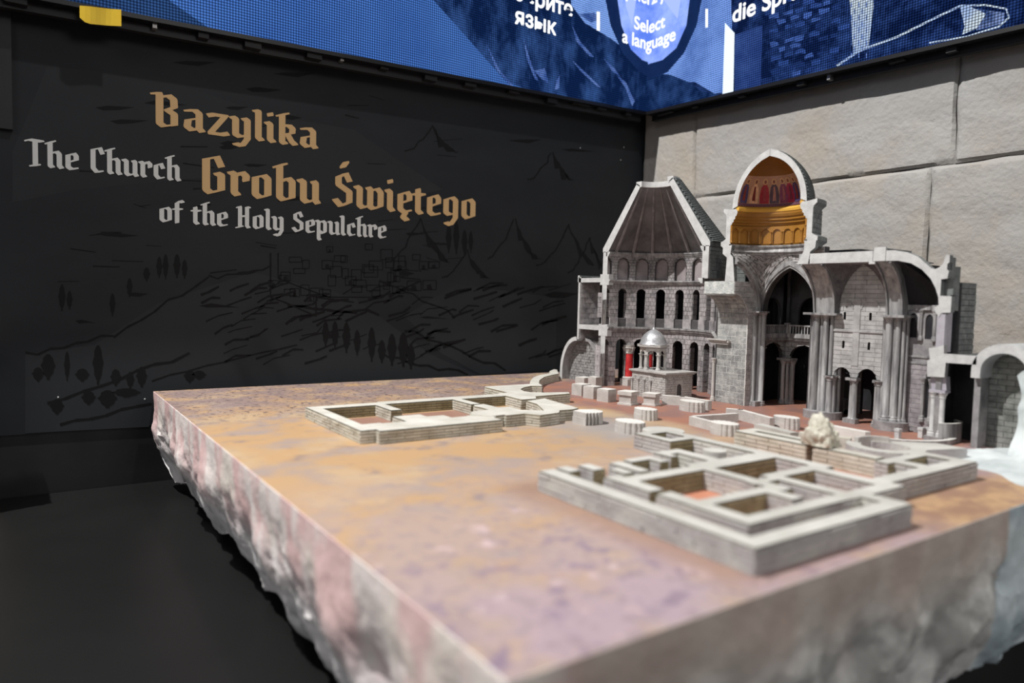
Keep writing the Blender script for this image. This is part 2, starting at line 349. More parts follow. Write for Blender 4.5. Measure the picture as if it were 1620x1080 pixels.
# ---- blackletter lettering drawn with a broad nib: every stroke is the hull of the nib moved along a segment
def hull(P):
    P = sorted(set(P)); 
    def half(P):
        h = []
        for p in P:
            while len(h) > 1 and (h[-1][0]-h[-2][0])*(p[1]-h[-2][1])-(h[-1][1]-h[-2][1])*(p[0]-h[-2][0]) <= 0: h.pop()
            h.append(p)
        return h[:-1]
    return half(P)+half(P[::-1])
G = {   # advance, strokes (cap height 1, x height .66)
 'B': (.56, [[(.02, .93), (.12, .95)], [(.13, .92), (.13, .12), (.21, .05)], [(.13, .84), (.30, .93), (.40, .84), (.41, .62), (.28, .52)], [(.28, .52), (.41, .42), (.41, .12)], [(.21, .05), (.41, .13)]]),
 'a': (.50, [[(.10, .60), (.26, .63), (.34, .55), (.34, .12), (.40, .05)], [(.34, .42), (.12, .33), (.10, .14), (.20, .05), (.34, .14)]]),
 'z': (.47, [[(.06, .60), (.38, .60)], [(.36, .58), (.08, .08)], [(.08, .05), (.40, .05)], [(.05, .60), (.09, .54)], [(.40, .05), (.36, .11)]]),
 'y': (.50, [[(.05, .62), (.12, .57), (.12, .12), (.22, .06), (.36, .14)], [(.30, .62), (.37, .57), (.37, .02), (.26, -.20), (.12, -.16)]]),
 'l': (.26, [[(.04, .92), (.11, .90), (.11, .12), (.18, .05)]]),
 'i': (.26, [[(.04, .62), (.11, .57), (.11, .12), (.18, .05)], [(.11, .84), (.11, .90)]]),
 'k': (.50, [[(.04, .88), (.22, .98)], [(.12, .90), (.12, .10), (.19, .05)], [(.14, .60), (.28, .62), (.36, .54), (.35, .40), (.20, .34)], [(.24, .36), (.34, .14), (.42, .06)]]),
 'G': (.53, [[(.12, .86), (.12, .12), (.20, .05)], [(.12, .86), (.32, .94)], [(.32, .94), (.40, .72)], [(.20, .05), (.40, .14), (.40, .50), (.32, .54)]]),
 'r': (.42, [[(.05, .61), (.12, .57), (.12, .12), (.18, .06)], [(.12, .52), (.27, .63), (.35, .55), (.34, .44)]]),
 'o': (.48, [[(.11, .55), (.11, .13), (.20, .05), (.36, .13), (.36, .54), (.28, .62), (.11, .55)]]),
 'b': (.50, [[(.04, .88), (.22, .98)], [(.12, .90), (.12, .12), (.20, .05), (.38, .13), (.38, .54), (.30, .62), (.14, .52)]]),
 'u': (.50, [[(.04, .62), (.12, .57), (.12, .12), (.20, .05), (.38, .14)], [(.33, .61), (.38, .57), (.38, .12), (.43, .05)]]),
 'S': (.50, [[(.38, .74), (.30, .93), (.13, .82), (.13, .62), (.38, .44), (.38, .16), (.20, .05)], [(.06, .20), (.18, .05)]]),
 'w': (.74, [[(.04, .62), (.12, .57), (.12, .12), (.20, .05), (.37, .14)], [(.32, .62), (.37, .58), (.37, .10), (.45, .05), (.62, .14), (.62, .52), (.54, .62), (.40, .55)]]),
 'e': (.44, [[(.11, .54), (.11, .12), (.20, .05), (.34, .09)], [(.11, .54), (.28, .62), (.34, .54), (.34, .40), (.14, .30)]]),
 't': (.32, [[(.03, .60), (.26, .60)], [(.12, .74), (.12, .12), (.20, .05)]]),
 'g': (.50, [[(.11, .54), (.11, .16), (.20, .10), (.36, .16)], [(.11, .54), (.28, .62), (.37, .54), (.37, .02), (.24, -.20), (.12, -.15)]]),
 'T': (.52, [[(.02, .90), (.10, .94), (.42, .92)], [(.24, .90), (.24, .10)], [(.14, .03), (.32, .07)]]),
 'h': (.50, [[(.04, .88), (.22, .98)], [(.12, .90), (.12, .10), (.18, .05)], [(.14, .54), (.30, .62), (.37, .54), (.37, .12), (.43, .05)]]),
 'C': (.48, [[(.12, .86), (.12, .18), (.22, .05), (.36, .08)], [(.12, .86), (.32, .94)], [(.32, .94), (.39, .74)]]),
 'c': (.42, [[(.11, .54), (.11, .16), (.20, .05), (.32, .09)], [(.11, .54), (.27, .62)], [(.27, .62), (.33, .46)]]),
 'f': (.34, [[(.12, .84), (.12, .04)], [(.12, .84), (.24, .95), (.30, .90)], [(.03, .60), (.25, .60)]]),
 'H': (.56, [[(.06, .90), (.13, .94)], [(.14, .92), (.14, .10)], [(.04, .03), (.20, .08)], [(.38, .94), (.46, .92)], [(.39, .92), (.39, .12), (.45, .05)], [(.16, .52), (.39, .56)]]),
 'p': (.50, [[(.04, .62), (.12, .57), (.12, -.20), (.18, -.26)], [(.12, .52), (.29, .62), (.38, .54), (.38, .13), (.28, .05), (.14, .14)]]),
 ' ': (.26, [])}
G['Ś'] = (G['S'][0], G['S'][1]+[[(.22, 1.10), (.30, 1.24)]])
G['ę'] = (G['e'][0], G['e'][1]+[[(.24, .02), (.18, -.10), (.28, -.18)]])
def lettering(name, text, label, m, x0, x1, z0, capz):
    adv = sum(G[c][0] for c in text); sx = (x1-x0)/adv; sz = capz
    x0 *= KW; x1 *= KW; z0 = H+(z0-H)*KW; capz *= KW; sx = (x1-x0)/adv; sz = capz
    root = thing(name, label, 'lettering', (x0, YW, z0)); cx = x0
    hw, ht, th = .070, .024, math.radians(22)
    nib = [(a*math.cos(th)-b*math.sin(th), a*math.sin(th)+b*math.cos(th)) for a, b in ((-hw, -ht), (hw, -ht), (hw, ht), (-hw, ht))]
    for c in text:
        mb = MB(); dq = 0
        for st in G[c][1]:
            for a, b in zip(st, st[1:]):
                dq += .00012
                h = hull([(a[0]+n[0], a[1]+n[1]) for n in nib]+[(b[0]+n[0], b[1]+n[1]) for n in nib])
                mb.prism_y([(cx+px*sx, z0+pz*sz) for px, pz in h], YW-.0022-dq, YW-.0008)
        if mb.v: mb.build('letter', m, root)
        cx += G[c][0]*sx
lettering('gold_lettering', 'Bazylika', 'gold blackletter word Bazylika high on the dark wall', LETG, .318, .835, .800, .107)
lettering('gold_lettering', 'Grobu Świętego', 'gold blackletter words Grobu Świętego below Bazylika', LETG, .450, 1.475, .612, .128)
lettering('white_lettering', 'The Church', 'white blackletter words The Church on the dark wall, far left', LETW, .000, .397, .642, .078)
lettering('white_lettering', 'of the Holy Sepulchre', 'white blackletter words of the Holy Sepulchre, lowest line', LETW, .332, 1.090, .513, .074)
# ---- rough stone wall: big blocks with recessed joints
BIG = mat('beige_grey_wall_stone', (.32, .285, .24), (.335, .33, .32), (.315, .30, .28), scale=2.2, rough=.85, bump=1.0, bscale=60, rnd=.05, spec=.2)
mb = MB(); mb.box(XW+.012, XW+.14, -.8, 2.8, -1.1, 2.4)
wall_right = struct(mb, 'wall_right', mat('wall_mortar', (.22, .21, .19), (.30, .285, .26), scale=12, rough=.9, bump=.5))
def wall_block(y0, y1, z0, z1, seed):
    nx = max(4, int((y1-y0)/.010)); nz = max(4, int((z1-z0)/.010)); mb = MB(); vs = []
    for j in range(nz+1):
        for i in range(nx+1):
            y = y0+(y1-y0)*i/nx; z = z0+(z1-z0)*j/nz
            e = min(y-y0, y1-y, z-z0, z1-z); rim = .012*max(0, 1-e/.013)**1.5
            q = Vector((seed*3.1, y*3, z*3)); d = noise.noise(q)*.005+noise.noise(q*3.7)*.0035+noise.noise(Vector((seed, y*26, z*20)))*.0012-abs(noise.noise(Vector((seed*2, y*5+z*4, z*7-y*2))))**.5*.004+noise.noise(Vector((seed, y*45, z*45)))*.0008
            wob = noise.noise(Vector((y*7, z*7, seed)))*.006 if e < .001 else 0
            vs.append((XW-.004+d+rim, y+wob, z+wob))
    fs = [(j*(nx+1)+i, j*(nx+1)+i+1, (j+1)*(nx+1)+i+1, (j+1)*(nx+1)+i) for j in range(nz) for i in range(nx)]
    mb.add(vs, fs); b = len(vs)
    mb.build('stone_block', BIG, wall_right, smooth=True)
g = .0018
rows = [(-.66, .02, [-.8, .55, 1.75, YW]), (.02, .762, [-.8, .15, 1.145, YW-.006]), (.762, 1.52, [-.8, .1, 1.078, 2.135, YW-.006]), ]
for s, (z0, z1, ys) in enumerate(rows):
    for k, (a, b) in enumerate(zip(ys, ys[1:])): wall_block(a+.0004, b-.0004, z0+g, z1-g, s*5+k)
# stone pillar at the far left
pil = thing('stone_pedestal', 'rough beige stone pedestal cut by the left edge of the frame', 'pedestal', (-.12, YW-.09, -.3))
def rough_box(x0, x1, y0, y1, z0, z1, amp, step=.012, seed=0):
    mb = MB()
    bm = bmesh.new(); bmesh.ops.create_cube(bm, size=1)
    bmesh.ops.subdivide_edges(bm, edges=bm.edges, cuts=9, use_grid_fill=True)
    for v in bm.verts:
        p = Vector(((x0+x1)/2+v.co.x*(x1-x0), (y0+y1)/2+v.co.y*(y1-y0), (z0+z1)/2+v.co.z*(z1-z0)))
        q = p*22+Vector((seed, 0, 0)); p += v.co.normalized()*noise.noise(q)*amp; v.co = p
    mb.add([v.co.copy() for v in bm.verts], [tuple(l.vert.index for l in f.loops) for f in bm.faces]); bm.free(); return mb
YEL = mat('beige_pedestal_stone', (.38, .30, .19), (.55, .50, .42), scale=16, rough=.9, bump=.8, bscale=90)
for z0, z1 in ((-.30, -.19), (-.187, -.08), (-.077, .03), (.033, .134)):
    rough_box(-.30, -.080, YW-.16, YW-.04, z0, z1, .005, seed=z0*50).build('stone', YEL, pil)

# ================================================================== LED SCREENS
XS, YS = 2.31, 2.34
def zbot_l(x): return 1.082+(x-.03)*(1.1545-1.082)/(XS-.03)
def zbot_r(y): return 1.1545+(y-YS)*(1.1545-1.100)/(YS-.878)
def screen_side(side):
    lab = 'wide blue LED screen high on the dark wall, left of the corner' if side == 'l' else 'blue LED screen above the stone wall, right of the corner'
    root = thing('led_screen', lab, 'screen', (1.2, YS, 1.12) if side == 'l' else (XS, 1.4, 1.12))
    P = (lambda t, z, d=0: (t, YS-d, z)) if side == 'l' else (lambda t, z, d=0: (XS-d, t, z))
    zb = zbot_l if side == 'l' else zbot_r; a, b = (-.45, XS) if side == 'l' else (YS, -.1); zt = 1.95
    mb = MB()
    def slab(a, b, z0a, z0b, z1a, z1b, d0, d1):
        mb.hexa([P(a, z0a, d0), P(b, z0b, d0), P(b, z0b, d1), P(a, z0a, d1), P(a, z1a, d0), P(b, z1b, d0), P(b, z1b, d1), P(a, z1a, d1)])
    slab(a, b, zb(a), zb(b), zt, zt, -.05, 0)
    mb.build('cabinet', BLACK, root)
    mb = MB(); slab(a, b, zb(a)-.007, zb(b)-.007, zb(a)+.006, zb(b)+.006, -.03, .004); mb.build('bezel', mat('black_bezel', (.006, .006, .007), rough=.35, scale=3), root)
    mb = MB(); slab(a, b, zb(a)-.030, zb(b)-.030, zb(a)-.004, zb(b)-.004, -.058, -.036); mb.build('mount_rail', BLACK, root)
    # clips and plugs under the cabinet
    R = random.Random(5 if side == 'l' else 9)
    met = mat('dull_clip_metal', (.20, .20, .20), (.32, .32, .31), rough=.4, metal=.6, scale=30)
    for k in range(17 if side == 'l' else 12):
        t = a+(b-a)*(k+.5+R.uniform(-.3, .3))/(17 if side == 'l' else 12); w = R.choice((.03, .05, .09, .012)); h = R.uniform(.006, .02)
        mb = MB(); z = zb(t)-.006; w2 = w/2*(1 if b > a else -1)
        slab(t-w2, t+w2, z-h, z-h, z, z, -.035, -.012); mb.build('clip', met if w < .02 else BLACK, root)
    return root, P, zb
mb = MB(); n = 8
for i in range(n):
    a = i/n; b = (i+1)/n; x = lambda t: .127+.101*t; yy = lambda t: YS-.0075-.002*math.sin(t*7)
    zt = lambda t: 1.082+.014*t; zb = lambda t: 1.034+.016*t+(.0 if t > .16 else .016*(1-t*6.2))
    mb.hexa([(x(a), yy(a), zb(a)), (x(b), yy(b), zb(b)), (x(b), yy(b)+.001, zb(b)), (x(a), yy(a)+.001, zb(a)), (x(a), yy(a), zt(a)), (x(b), yy(b), zt(b)), (x(b), yy(b)+.001, zt(b)), (x(a), yy(a)+.001, zt(a))])
tag(mb.build('yellow_tape', mat('yellow_tape', (.55, .35, .01), (.62, .42, .02), rough=.5, scale=10)), 'creased strip of yellow tape on the dark wall under the screen', 'tape')

rl, PL_, zl = screen_side('l'); rr, PR_, zr = screen_side('r')
def shape(side, pix, m, lift, name='picture_area', par=None):
    n = len(pix)
    f = (lambda x, y: ony(x, y, YS-lift)) if side == 'l' else (lambda x, y: onx(x, y, XS-lift))
    vs = [f(*p) for p in pix]; zb = zl if side == 'l' else zr
    if side == 'l': vs = [Vector((min(v.x, XS-.0005), v.y, max(v.z, zb(v.x)+.006))) for v in vs]
    else: vs = [Vector((v.x, min(v.y, YS-.0005), max(v.z, zb(v.y)+.006))) for v in vs]
    mb = MB(); mb.add(vs, [tuple(range(n))]); return mb.build(name, m, par or (rl if side == 'l' else rr))
SKYB = emit('screen_sky_blue', (.070, .20, .66), 1.0, (.10, .27, .80), scale=1.2)
MTN = emit('screen_dark_mountain', (.008, .028, .12), 1.0, (.07, .18, .55), scale=8, lo=.45, hi=.75, stretch=(1.6, 1, .8))
RIDGE = emit('screen_bright_valley', (.14, .30, .85), 1.1, (.34, .60, 1.35), scale=7, lo=.3, hi=.55)
RING = emit('screen_navy_ring', (.006, .018, .075), 1.0, (.010, .03, .11), scale=3, dots=False)
SHLD = emit('screen_shield_blue', (.11, .22, .85), 1.1, (.34, .48, 1.0), scale=5, dots=False)
ROCKS = emit('screen_bright_rock', (.13, .27, .80), 1.1, (.30, .54, 1.30), scale=7, lo=.30, hi=.60)
TOWN = emit('screen_dark_masonry', (.008, .022, .10), 1.0, (.05, .12, .42), scale=12, lo=.45, hi=.7)
TOWL = emit('screen_lit_masonry', (.07, .16, .55), 1.0, (.22, .38, .95), scale=14)
WHT = emit('screen_white', (.78, .90, 1.0), 1.25, dots=False)
WHD = emit('screen_white_dotted', (.45, .62, 1.0), 1.1, (.75, .88, 1.0), scale=10)
TXT = emit('screen_text_white', (.92, .95, 1.0), 1.3, dots=False)
DIMB = emit('screen_dim_edge', (.03, .08, .24), 1.0, (.045, .12, .34), scale=3)
# left panel picture
shape('l', [(-260, -400), (1040, -400), (1040, 190), (-260, -50)], SKYB, .001, 'display')
shape('l', [(-260, -400), (180, -60), (330, 60), (-260, -40)], DIMB, .0014)
shape('l', [(640, -60), (690, 5), (735, 55), (770, 95), (800, 128), (830, 150), (1034, 200), (1034, -60)], MTN, .0014)
shape('l', [(898, -40), (904, 8), (925, 36), (968, 62), (985, 75), (985, -60)], RIDGE, .0018)
shape('l', [(915, 22), (940, 20), (950, 30), (935, 36)], TOWL, .0022)
for pts in ([(770, 70), (790, 110), (812, 138), (806, 138), (784, 108)], [(828, 60), (842, 105), (852, 128), (846, 125), (834, 95)], [(905, 40), (918, 66), (940, 90), (934, 90), (912, 66)],
            [(975, 118), (990, 130), (1004, 160), (1000, 168), (990, 140)], [(880, 128), (886, 118), (884, 140), (878, 142)], [(845, 112), (862, 108), (868, 132), (856, 124)], [(955, 92), (972, 108), (982, 122), (968, 112)],
            [(905, 95), (930, 118), (950, 138), (944, 136), (918, 112)]):
    shape('l', pts, TOWL, .0026)
ringL = [(955, -60), (958, 0), (966, 40), (985, 84), (1010, 112), (1034, 124), (1034, -60)]
shape('l', ringL, RING, .0032)
shape('l', [(975, -60), (977, 0), (983, 40), (998, 78), (1016, 95), (1034, 101), (1034, -60)], SHLD, .0038)
shape('l', [(985, -60), (990, 10), (1000, 40), (1008, -10)], emit('screen_shield_pale', (.40, .52, 1.0), 1.1, dots=False), .0042)
shape('l', [(944, 18), (949, 19), (949, 49), (944, 48)], TXT, .0046, 'divider')
# right panel picture
shape('r', [(1020, -500), (1900, -500), (1900, 0), (1640, 48), (1020, 188)], TOWN, .001, 'display')
shape('r', [(1018, -60), (1155, -60), (1158, 40), (1153, 152), (1130, 148), (1100, 130), (1018, 130)], ROCKS, .0014)
shape('r', [(1018, 118), (1060, 118), (1090, 130), (1110, 145), (1140, 155), (1018, 185)], MTN, .0018)
shape('r', [(1018, -60), (1112, -60), (1110, 0), (1102, 40), (1082, 84), (1056, 114), (1018, 130)], RING, .0032)
shape('r', [(1018, -60), (1092, -60), (1091, 0), (1086, 40), (1070, 76), (1048, 95), (1018, 104)], SHLD, .0038)
shape('r', [(1045, -60), (1050, 0), (1072, 30), (1080, -20), (1078, -60)], MATS['screen_shield_pale'], .0042)
shape('r', [(1116, 14), (1120, 14), (1120, 43), (1116, 44)], TXT, .0046, 'divider')
shape('r', [(1147, 36), (1162, 52), (1160, 148), (1143, 152)], WHT, .0022, 'light_bar')
shape('r', [(1163, 55), (1206, 40), (1204, 135), (1162, 146)], emit('screen_pillar_blue', (.035, .085, .34), 1.0, (.07, .15, .5), scale=10), .0018)
shape('r', [(1338, -60), (1380, -60), (1382, 10), (1374, 75), (1350, 88), (1345, 10)], WHD, .0022, 'lit_tower')
R = random.Random(11)
SOFTST = [emit('screen_stone_%d' % k, c, 1.0, tuple(q*1.6 for q in c), scale=16) for k, c in enumerate([(.02, .05, .20), (.035, .085, .32), (.06, .13, .44)])]
for i in range(16):      # courses of the masonry shown on the screen
    for j in range(7):
        x = 1208+j*21+(10 if i % 2 else 0)+R.uniform(-3, 3); y = -20+i*11-(x-1208)*.26+14
        if x > 1338-i*1.5 or R.random() < .4 or y < -20 or y > 140-(x-1208)*.25: continue
        w = R.uniform(12, 18); h = R.uniform(6, 8.5)
        J = lambda: R.uniform(-1.6, 1.6)
        shape('r', [(x+J(), y+J()), (x+w*.5, y-w*.16+J()), (x+w+J(), y-w*.25+J()), (x+w+J(), y+h-w*.25+J()), (x+w*.4, y+h-w*.1+J()), (x+1+J(), y+h+J())], SOFTST[R.randrange(3)], .0020+.0001*(j % 3), 'picture_stone')
for i in range(9):
    for j in range(3):
        x = 1346+j*12+(5 if i % 2 else 0); y = 4+i*10
        if x > 1372: continue
        shape('r', [(x, y), (x+1.5, y-.5), (x+1.5, y+8), (x, y+8)], TOWL, .0028, 'picture_stone')
def sline(pts, w, m=WHD, lift=.003):
    for (x0, y0), (x1, y1) in zip(pts, pts[1:]):
        d = math.hypot(x1-x0, y1-y0); nx, ny = -(y1-y0)/d*w/2, (x1-x0)/d*w/2
        shape('r', [(x0+nx, y0+ny), (x1+nx, y1+ny), (x1-nx, y1-ny), (x0-nx, y0-ny)], m, lift, 'light_line')
sline([(1324, 104), (1360, 80), (1420, 58), (1480, 28), (1520, 9)], 3.5); sline([(1520, 9), (1560, 8), (1592, 14), (1596, 28), (1580, 42), (1530, 58), (1470, 68)], 3)
shape('r', [(1518, 8), (1530, 8), (1560, 22), (1545, 45), (1522, 55), (1526, 42)], WHD, .0026)
shape('r', [(1530, 12), (1590, 20), (1588, 36), (1545, 48)], emit('screen_cloud', (.05, .10, .3), 1.0, (.3, .42, .8), scale=20), .0024)
# texts shown by the screens (set across the corner)
def screen_text(txt, size, anchor, side, align='CENTER', lift=.005, cross=False, rot=0):
    cu = bpy.data.curves.new('t', 'FONT'); cu.body = txt; cu.size = size; cu.align_x = align; cu.fill_mode = 'FRONT'
    ob = bpy.data.objects.new('t', cu); COL.objects.link(ob); dg = bpy.context.evaluated_depsgraph_get()
    me = bpy.data.meshes.new_from_object(ob.evaluated_get(dg)); bpy.data.objects.remove(ob)
    v = [(q.co.x, q.co.y) for q in me.vertices]; fs = [tuple(p.vertices) for p in me.polygons]
    def put(sel, sd, parent):
        mb = MB(); 
        pts = []
        for x, z in v:
            z = z if not cross else z
            if sd == 'l': pts.append((XS+x-lift if cross else anchor[0]+x, YS-lift, anchor[1]+z))
            else: pts.append((XS-lift, YS-x-lift if cross else anchor[0]-x, anchor[1]+z))
        # one part per letter: islands whose x extents overlap belong together
        par = list(range(len(v)))
        def fd(i):
            while par[i] != i: par[i] = par[par[i]]; i = par[i]
            return i
        for f in sel:
            for q in f[1:]: par[fd(q)] = fd(f[0])
        isl = {}
        for f in sel: isl.setdefault(fd(f[0]), []).append(f)
        grp = []
        for fs_ in sorted(isl.values(), key=lambda F_: min(v[i][0] for f in F_ for i in f)):
            a = min(v[i][0] for f in fs_ for i in f); b = max(v[i][0] for f in fs_ for i in f)
            if grp and min(b, grp[-1][1])-max(a, grp[-1][0]) > .5*min(b-a, grp[-1][1]-grp[-1][0]): g_ = grp[-1]; g_[1] = max(b, g_[1]); g_[2] += fs_
            else: grp.append([a, b, list(fs_)])
        for a, b, fs_ in grp:
            mb = MB(); use = sorted({i for f in fs_ for i in f}); mp_ = {q: k for k, q in enumerate(use)}; e = size*.026
            for dx, dz in ((0, 0), (e, 0), (-e, 0), (0, e), (0, -e), (e*.7, e*.7), (-e*.7, e*.7), (e*.7, -e*.7), (-e*.7, -e*.7)):   # heavy weight
                mb.add([(pts[i][0]+dx, pts[i][1], pts[i][2]+dz) if sd == 'l' else (pts[i][0], pts[i][1]-dx, pts[i][2]+dz) for i in use], [tuple(mp_[i] for i in f) for f in fs_])
            mb.build('letter', TXT, parent)
    if cross:
        bm = bmesh.new(); bm.from_mesh(me)
        bmesh.ops.bisect_plane(bm, geom=list(bm.verts)+list(bm.edges)+list(bm.faces), plane_co=(0, 0, 0), plane_no=(1, 0, 0))
        bm.verts.ensure_lookup_table(); bm.verts.index_update(); v = [(q.co.x, q.co.y) for q in bm.verts]
        L = [tuple(w.index for w in f.verts) for f in bm.faces if f.calc_center_median().x < 0]; Rr = [tuple(w.index for w in f.verts) for f in bm.faces if f.calc_center_median().x >= 0]; bm.free()
        put(L, 'l', rl); put(Rr, 'r', rr)
    else: put(fs, side, rl if side == 'l' else rr)

screen_text('язык', .088, (1.579, 1.378), 'l', 'LEFT')
screen_text('Выберите', .088, (1.868, 1.468), 'l', 'RIGHT')
screen_text('Select', .078, (0, 1.505), 'l', cross=True)
screen_text('a language', .078, (0, 1.432), 'l', cross=True)
screen_text('Wybierz język', .078, (0, 1.628), 'l', cross=True)
screen_text('die Sprache', .092, (1.880, 1.412), 'r', 'LEFT')
# ================================================================== MODEL BASE SLAB
X0, X1, Y0, Y1 = .307, 2.27, .442, 2.352
base = thing('landscape_slab', 'large flat rock-shaped base painted ochre, pink and violet', 'model base', (1.3, 1.4, -.30))
def ground_mat():
    m = bpy.data.materials.new('painted_ground'); m.use_nodes = True; nt = m.node_tree; N = nt.nodes; L = nt.links
    b = N['Principled BSDF']; b.inputs['Roughness'].default_value = .55; b.inputs['Specular IOR Level'].default_value = .35
    tc = N.new('ShaderNodeTexCoord'); P = tc.outputs['Object']
    sp = N.new('ShaderNodeSeparateXYZ'); L.new(P, sp.inputs[0])
    def nz(scale, detail=5, st=(1, 1, 1), ofs=0, rg=.6):
        mp = N.new('ShaderNodeMapping'); mp.inputs['Scale'].default_value = st; mp.inputs['Location'].default_value = (ofs, ofs, 0); L.new(P, mp.inputs[0])
        n = N.new('ShaderNodeTexNoise'); n.inputs['Scale'].default_value = scale; n.inputs['Detail'].default_value = detail; n.inputs['Roughness'].default_value = rg
        L.new(mp.outputs[0], n.inputs[0]); return n.outputs['Fac']
    def mr(v, a, b_, c=0, d=1, smooth=True):
        n = N.new('ShaderNodeMapRange'); n.interpolation_type = 'SMOOTHSTEP' if smooth else 'LINEAR'
        for i, q in zip(('From Min', 'From Max', 'To Min', 'To Max'), (a, b_, c, d)): n.inputs[i].default_value = q
        L.new(v, n.inputs[0]); return n.outputs[0]
    def ma(op, a, c=None):
        n = N.new('ShaderNodeMath'); n.operation = op
        for i, q in enumerate((a, c)):
            if q is None: continue
            if isinstance(q, (int, float)): n.inputs[i].default_value = q
            else: L.new(q, n.inputs[i])
        return n.outputs[0]
    def mix(f, a, c):
        n = N.new('ShaderNodeMix'); n.data_type = 'RGBA'
        if isinstance(f, (int, float)): n.inputs[0].default_value = f
        else: L.new(f, n.inputs[0])
        for i, q in ((6, a), (7, c)):
            if isinstance(q, tuple): n.inputs[i].default_value = (*q, 1)
            else: L.new(q, n.inputs[i])
        return n.outputs[2]
    def box(x0, x1, y0, y1, s):   # soft painted patch
        a = mr(sp.outputs[0], x0-s, x0+s); c = mr(sp.outputs[0], x1+s, x1-s); d = mr(sp.outputs[1], y0-s, y0+s); e = mr(sp.outputs[1], y1+s, y1-s)
        return ma('MULTIPLY', ma('MULTIPLY', a, c), ma('MULTIPLY', d, e))
    warp = nz(6, 4, ofs=4)
    o = mix(mr(nz(5.5, 5, (1, 1.3, 1)), .44, .64), (.52, .33, .17), (.38, .30, .265))            # ochre / grey-mauve clouds
    o = mix(mr(nz(4.2, 5, ofs=9), .50, .64), o, (.54, .39, .24))
    o = mix(mr(nz(13, 6, ofs=2), .54, .74), o, (.26, .205, .20))
    pinkm = ma('MULTIPLY', mr(sp.outputs[1], 1.22, .72), mr(nz(7, 5, ofs=6), .30, .55))
    o = mix(pinkm, o, (.44, .33, .28))
    viol = ma('MULTIPLY', mr(ma('ADD', sp.outputs[1], ma('MULTIPLY', sp.outputs[0], -.12)), .70, .44), mr(nz(11, 5, ofs=12), .34, .56))
    o = mix(viol, o, (.42, .32, .35))
    o = mix(ma('MULTIPLY', mr(nz(46, 6, ofs=3), .50, .66), ma('MULTIPLY', mr(sp.outputs[1], 1.15, .7), .9)), o, (.32, .245, .265))
    o = mix(ma('MULTIPLY', mr(nz(24, 6, ofs=15), .52, .66), mr(sp.outputs[1], .80, .62)), o, (.27, .20, .26))
    o = mix(ma('MULTIPLY', mr(nz(20, 5, ofs=21), .58, .70), mr(sp.outputs[1], .95, .7)), o, (.58, .44, .44))
    o = mix(ma('MULTIPLY', box(.615, 1.43, .462, .93, .035), .8), o, (.33, .205, .15))
    back = mr(sp.outputs[1], 1.72, 2.0)                                                            # the far strip: speckled dark brown-violet
    o = mix(ma('MULTIPLY', back, mr(nz(9, 6, ofs=1), .34, .58)), o, (.30, .22, .20))
    o = mix(ma('MULTIPLY', mr(sp.outputs[1], 1.65, 1.85), mr(nz(60, 3, ofs=5), .55, .62)), o, (.14, .10, .10))
    o = mix(box(1.04, 1.24, 1.08, 1.38, .13), o, (.36, .335, .32))
    brown = mr(ma('ADD', sp.outputs[0], ma('MULTIPLY', warp, .2)), 1.05, 1.22)
    o = mix(ma('MULTIPLY', brown, mr(sp.outputs[1], .62, .50)), o, mix(mr(nz(18, 6), .42, .6), (.34, .20, .13), (.52, .33, .18)))
    terra = mix(mr(nz(10, 6, (1, 1, 1), 7), .38, .62), (.40, .185, .125), (.30, .165, .14))
    f = ma('MULTIPLY', mr(ma('ADD', sp.outputs[0], ma('MULTIPLY', warp, .16)), 1.36, 1.46), mr(sp.outputs[1], .66, .74))
    f = ma('MULTIPLY', f, mr(sp.outputs[1], 2.10, 2.02))
    o = mix(f, o, terra)
    red = (.56, .24, .15)
    o = mix(box(.70, 1.14, .56, .78, .012), o, red); o = mix(box(1.14, 1.29, .62, .93, .015), o, red); o = mix(box(.60, 1.10, 1.40, 1.64, .012), o, (.34, .19, .14))
    hs = N.new('ShaderNodeHueSaturation'); hs.inputs['Value'].default_value = .80; hs.inputs['Saturation'].default_value = 1.0; L.new(o, hs.inputs['Color']); o = hs.outputs[0]
    L.new(o, b.inputs['Base Color'])
    bp = N.new('ShaderNodeBump'); bp.inputs['Strength'].default_value = .25; bp.inputs['Distance'].default_value = .002
    L.new(nz(70, 6), bp.inputs['Height']); L.new(bp.outputs[0], b.inputs['Normal']); return m
